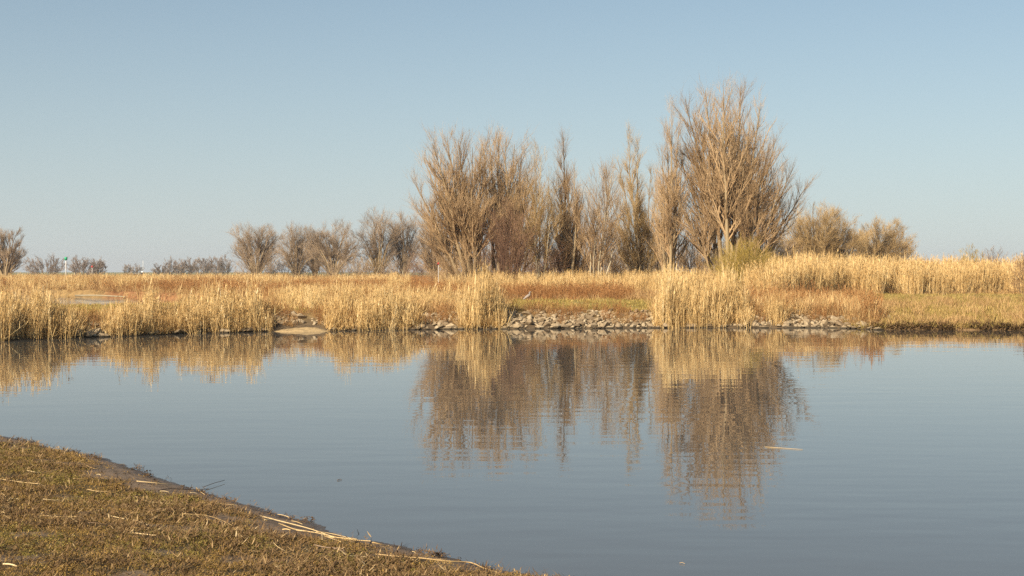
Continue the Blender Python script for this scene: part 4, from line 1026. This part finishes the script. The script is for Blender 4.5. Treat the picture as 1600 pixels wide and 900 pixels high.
V, F = lathe([(0.001, 1.0), (0.085, 1.0), (0.06, 5.6), (0.001, 5.65)], 8)
obj('mast', mesh_np('mast', V, F, M['white_paint']), root, (1.75, 0, 0))
# fallen log and stump
def log(name, label, cat, px, D, L, r, ang, h):
    b = np.array([PX(px, D), D, 0]); b[2] = zfar(b[0], b[1])
    root = tag(empty(name, b), label, cat)
    W = np.array([(-L / 2, 0, h * 0.5), (-L / 5, 0.1, h * 0.8), (L / 5, 0.05, h), (L / 2, 0, h * 0.9)])
    V, F, C = curve_tube(W, r * 0.8, r, 9)
    obj('trunk', mesh_np('trunk', V, [C, F], M['bark'], {'tint': np.full(len(V), 0.35)}), root)
    for k in range(5):
        x = rng.uniform(-L / 2, L / 2); d = rng.normal(size=3) * 0.5; d[2] = abs(d[2]) + 0.3
        V, F, C = curve_tube([(x, 0, h * 0.8), np.array([x, 0, h * 0.8]) + d * 0.5, np.array([x, 0, h * 0.8]) + d * 1.0 + rng.normal(size=3) * 0.15], 0.05, 0.02, 5)
        obj('branch', mesh_np('branch', V, [C, F], M['pale_bark'], {'tint': np.full(len(V), 0.6)}), root)
    root.rotation_euler[2] = ang
log('fallen_log', 'mossy fallen log lying in the marsh below the row of trees', 'log', 632, 205, 1.7, 0.32, 0.15, 0.9)
log('tree_stump', 'pale broken stump with jagged branches left of the fallen log', 'stump', 588, 200, 0.8, 0.22, 1.1, 0.8)
# heron standing in the weeds
D = 72.0; b = np.array([PX(825, D), D, 0]); b[2] = zfar(b[0], b[1])
root = tag(empty('heron', b), 'pale grey heron standing hunched at the edge of the red weeds', 'bird'); root.scale = (0.72,) * 3
W = np.array([(-0.34, 0, 0.30), (-0.26, 0, 0.34), (-0.12, 0, 0.43), (0.02, 0, 0.52), (0.10, 0, 0.60), (0.12, 0, 0.68), (0.10, 0, 0.75), (0.13, 0, 0.80), (0.20, 0, 0.80), (0.24, 0, 0.79)])
R = np.array([0.015, 0.05, 0.115, 0.13, 0.095, 0.055, 0.045, 0.05, 0.035, 0.012])
t = np.linspace(0, 9, 28); P = np.stack([np.interp(t, np.arange(10), W[:, k]) for k in range(3)], -1); RR = np.interp(t, np.arange(10), R)
for _ in range(2):
    P[1:-1] = 0.25 * P[:-2] + 0.5 * P[1:-1] + 0.25 * P[2:]; RR[1:-1] = 0.25 * RR[:-2] + 0.5 * RR[1:-1] + 0.25 * RR[2:]
V, F = tubes(P[None], RR[None], 12)
obj('body', mesh_np('body', V, F, M['grey_feather']), root)
V, F, C = curve_tube([(0.23, 0, 0.79), (0.31, 0, 0.775), (0.38, 0, 0.765)], 0.014, 0.003, 6)
obj('beak', mesh_np('beak', V, [C, F], M['beak']), root)
V, F, C = curve_tube([(0.17, 0, 0.835), (0.08, 0, 0.82), (0.0, 0, 0.77)], 0.012, 0.003, 5)
obj('crest', mesh_np('crest', V, [C, F], M['dark_feather']), root)
for sgn in (-1, 1):
    P = np.array([(0.06, sgn * 0.10, 0.56), (-0.08, sgn * 0.125, 0.46), (-0.22, sgn * 0.09, 0.36), (-0.36, sgn * 0.03, 0.27)])
    V, F, C = curve_tube(P, 0.075, 0.012, 8); V[:, 1] = sgn * 0.10 + (V[:, 1] - sgn * 0.10) * 0.5
    obj('wing', mesh_np('wing', V, [C, F], M['grey_feather']), root)
    V, F, C = curve_tube([(-0.04, sgn * 0.05, 0.40), (-0.06, sgn * 0.05, 0.20), (-0.03, sgn * 0.05, -0.02)], 0.014, 0.009, 5)
    obj('leg', mesh_np('leg', V, [C, F], M['beak']), root)
# driftwood pole by the inlet
W = np.array([(PX(118, 122), 122, 0.12), (PX(150, 119), 119, 0.2), (PX(196, 116.5), 116.5, 0.12)]); o0 = W.mean(0).copy()
V, F, C = curve_tube(W - o0, 0.08, 0.05, 7)
tag(obj('driftwood_pole', mesh_np('driftwood_pole', V, [C, F], M['pale_bark'], {'tint': np.full(len(V), 0.15)}), None, o0), 'long pale driftwood pole lying along the inlet on the left', 'driftwood')
print(sorted([(t, l[:40]) for l, t in TREES])[::-1])
# ------------------------------------------------------------------ the hazy air
def haze_box(x0, x1, y0, y1, z0, z1, dens):
    V = np.array([(x, y, z) for z in (z0, z1) for y in (y0, y1) for x in (x0, x1)], float)
    F = np.array([(0, 2, 3, 1), (4, 5, 7, 6), (0, 1, 5, 4), (2, 6, 7, 3), (0, 4, 6, 2), (1, 3, 7, 5)])
    m = bpy.data.materials.new('haze'); m.use_nodes = True; N, L = m.node_tree.nodes, m.node_tree.links
    N.remove(N['Principled BSDF']); v = N.new('ShaderNodeVolumePrincipled')
    v.inputs['Color'].default_value = (0.90, 0.93, 0.97, 1); v.inputs['Density'].default_value = dens; v.inputs['Anisotropy'].default_value = 0.2
    L.new(v.outputs[0], N['Material Output'].inputs['Volume'])
    me = mesh_np('haze', V, F, m, None, False)
    return tag(obj('haze', me), 'thin spring haze over the marsh', kind='stuff')
haze_box(-1900, 1900, -200, 2750, -2.0, 20.0, 0.0002)
tt = 0
for o in bpy.data.objects:
    if o.type == 'MESH' and o.users_collection: tt += sum(1 for _ in ()) + len(o.data.loops) - 2 * len(o.data.polygons)
print('triangles', tt)
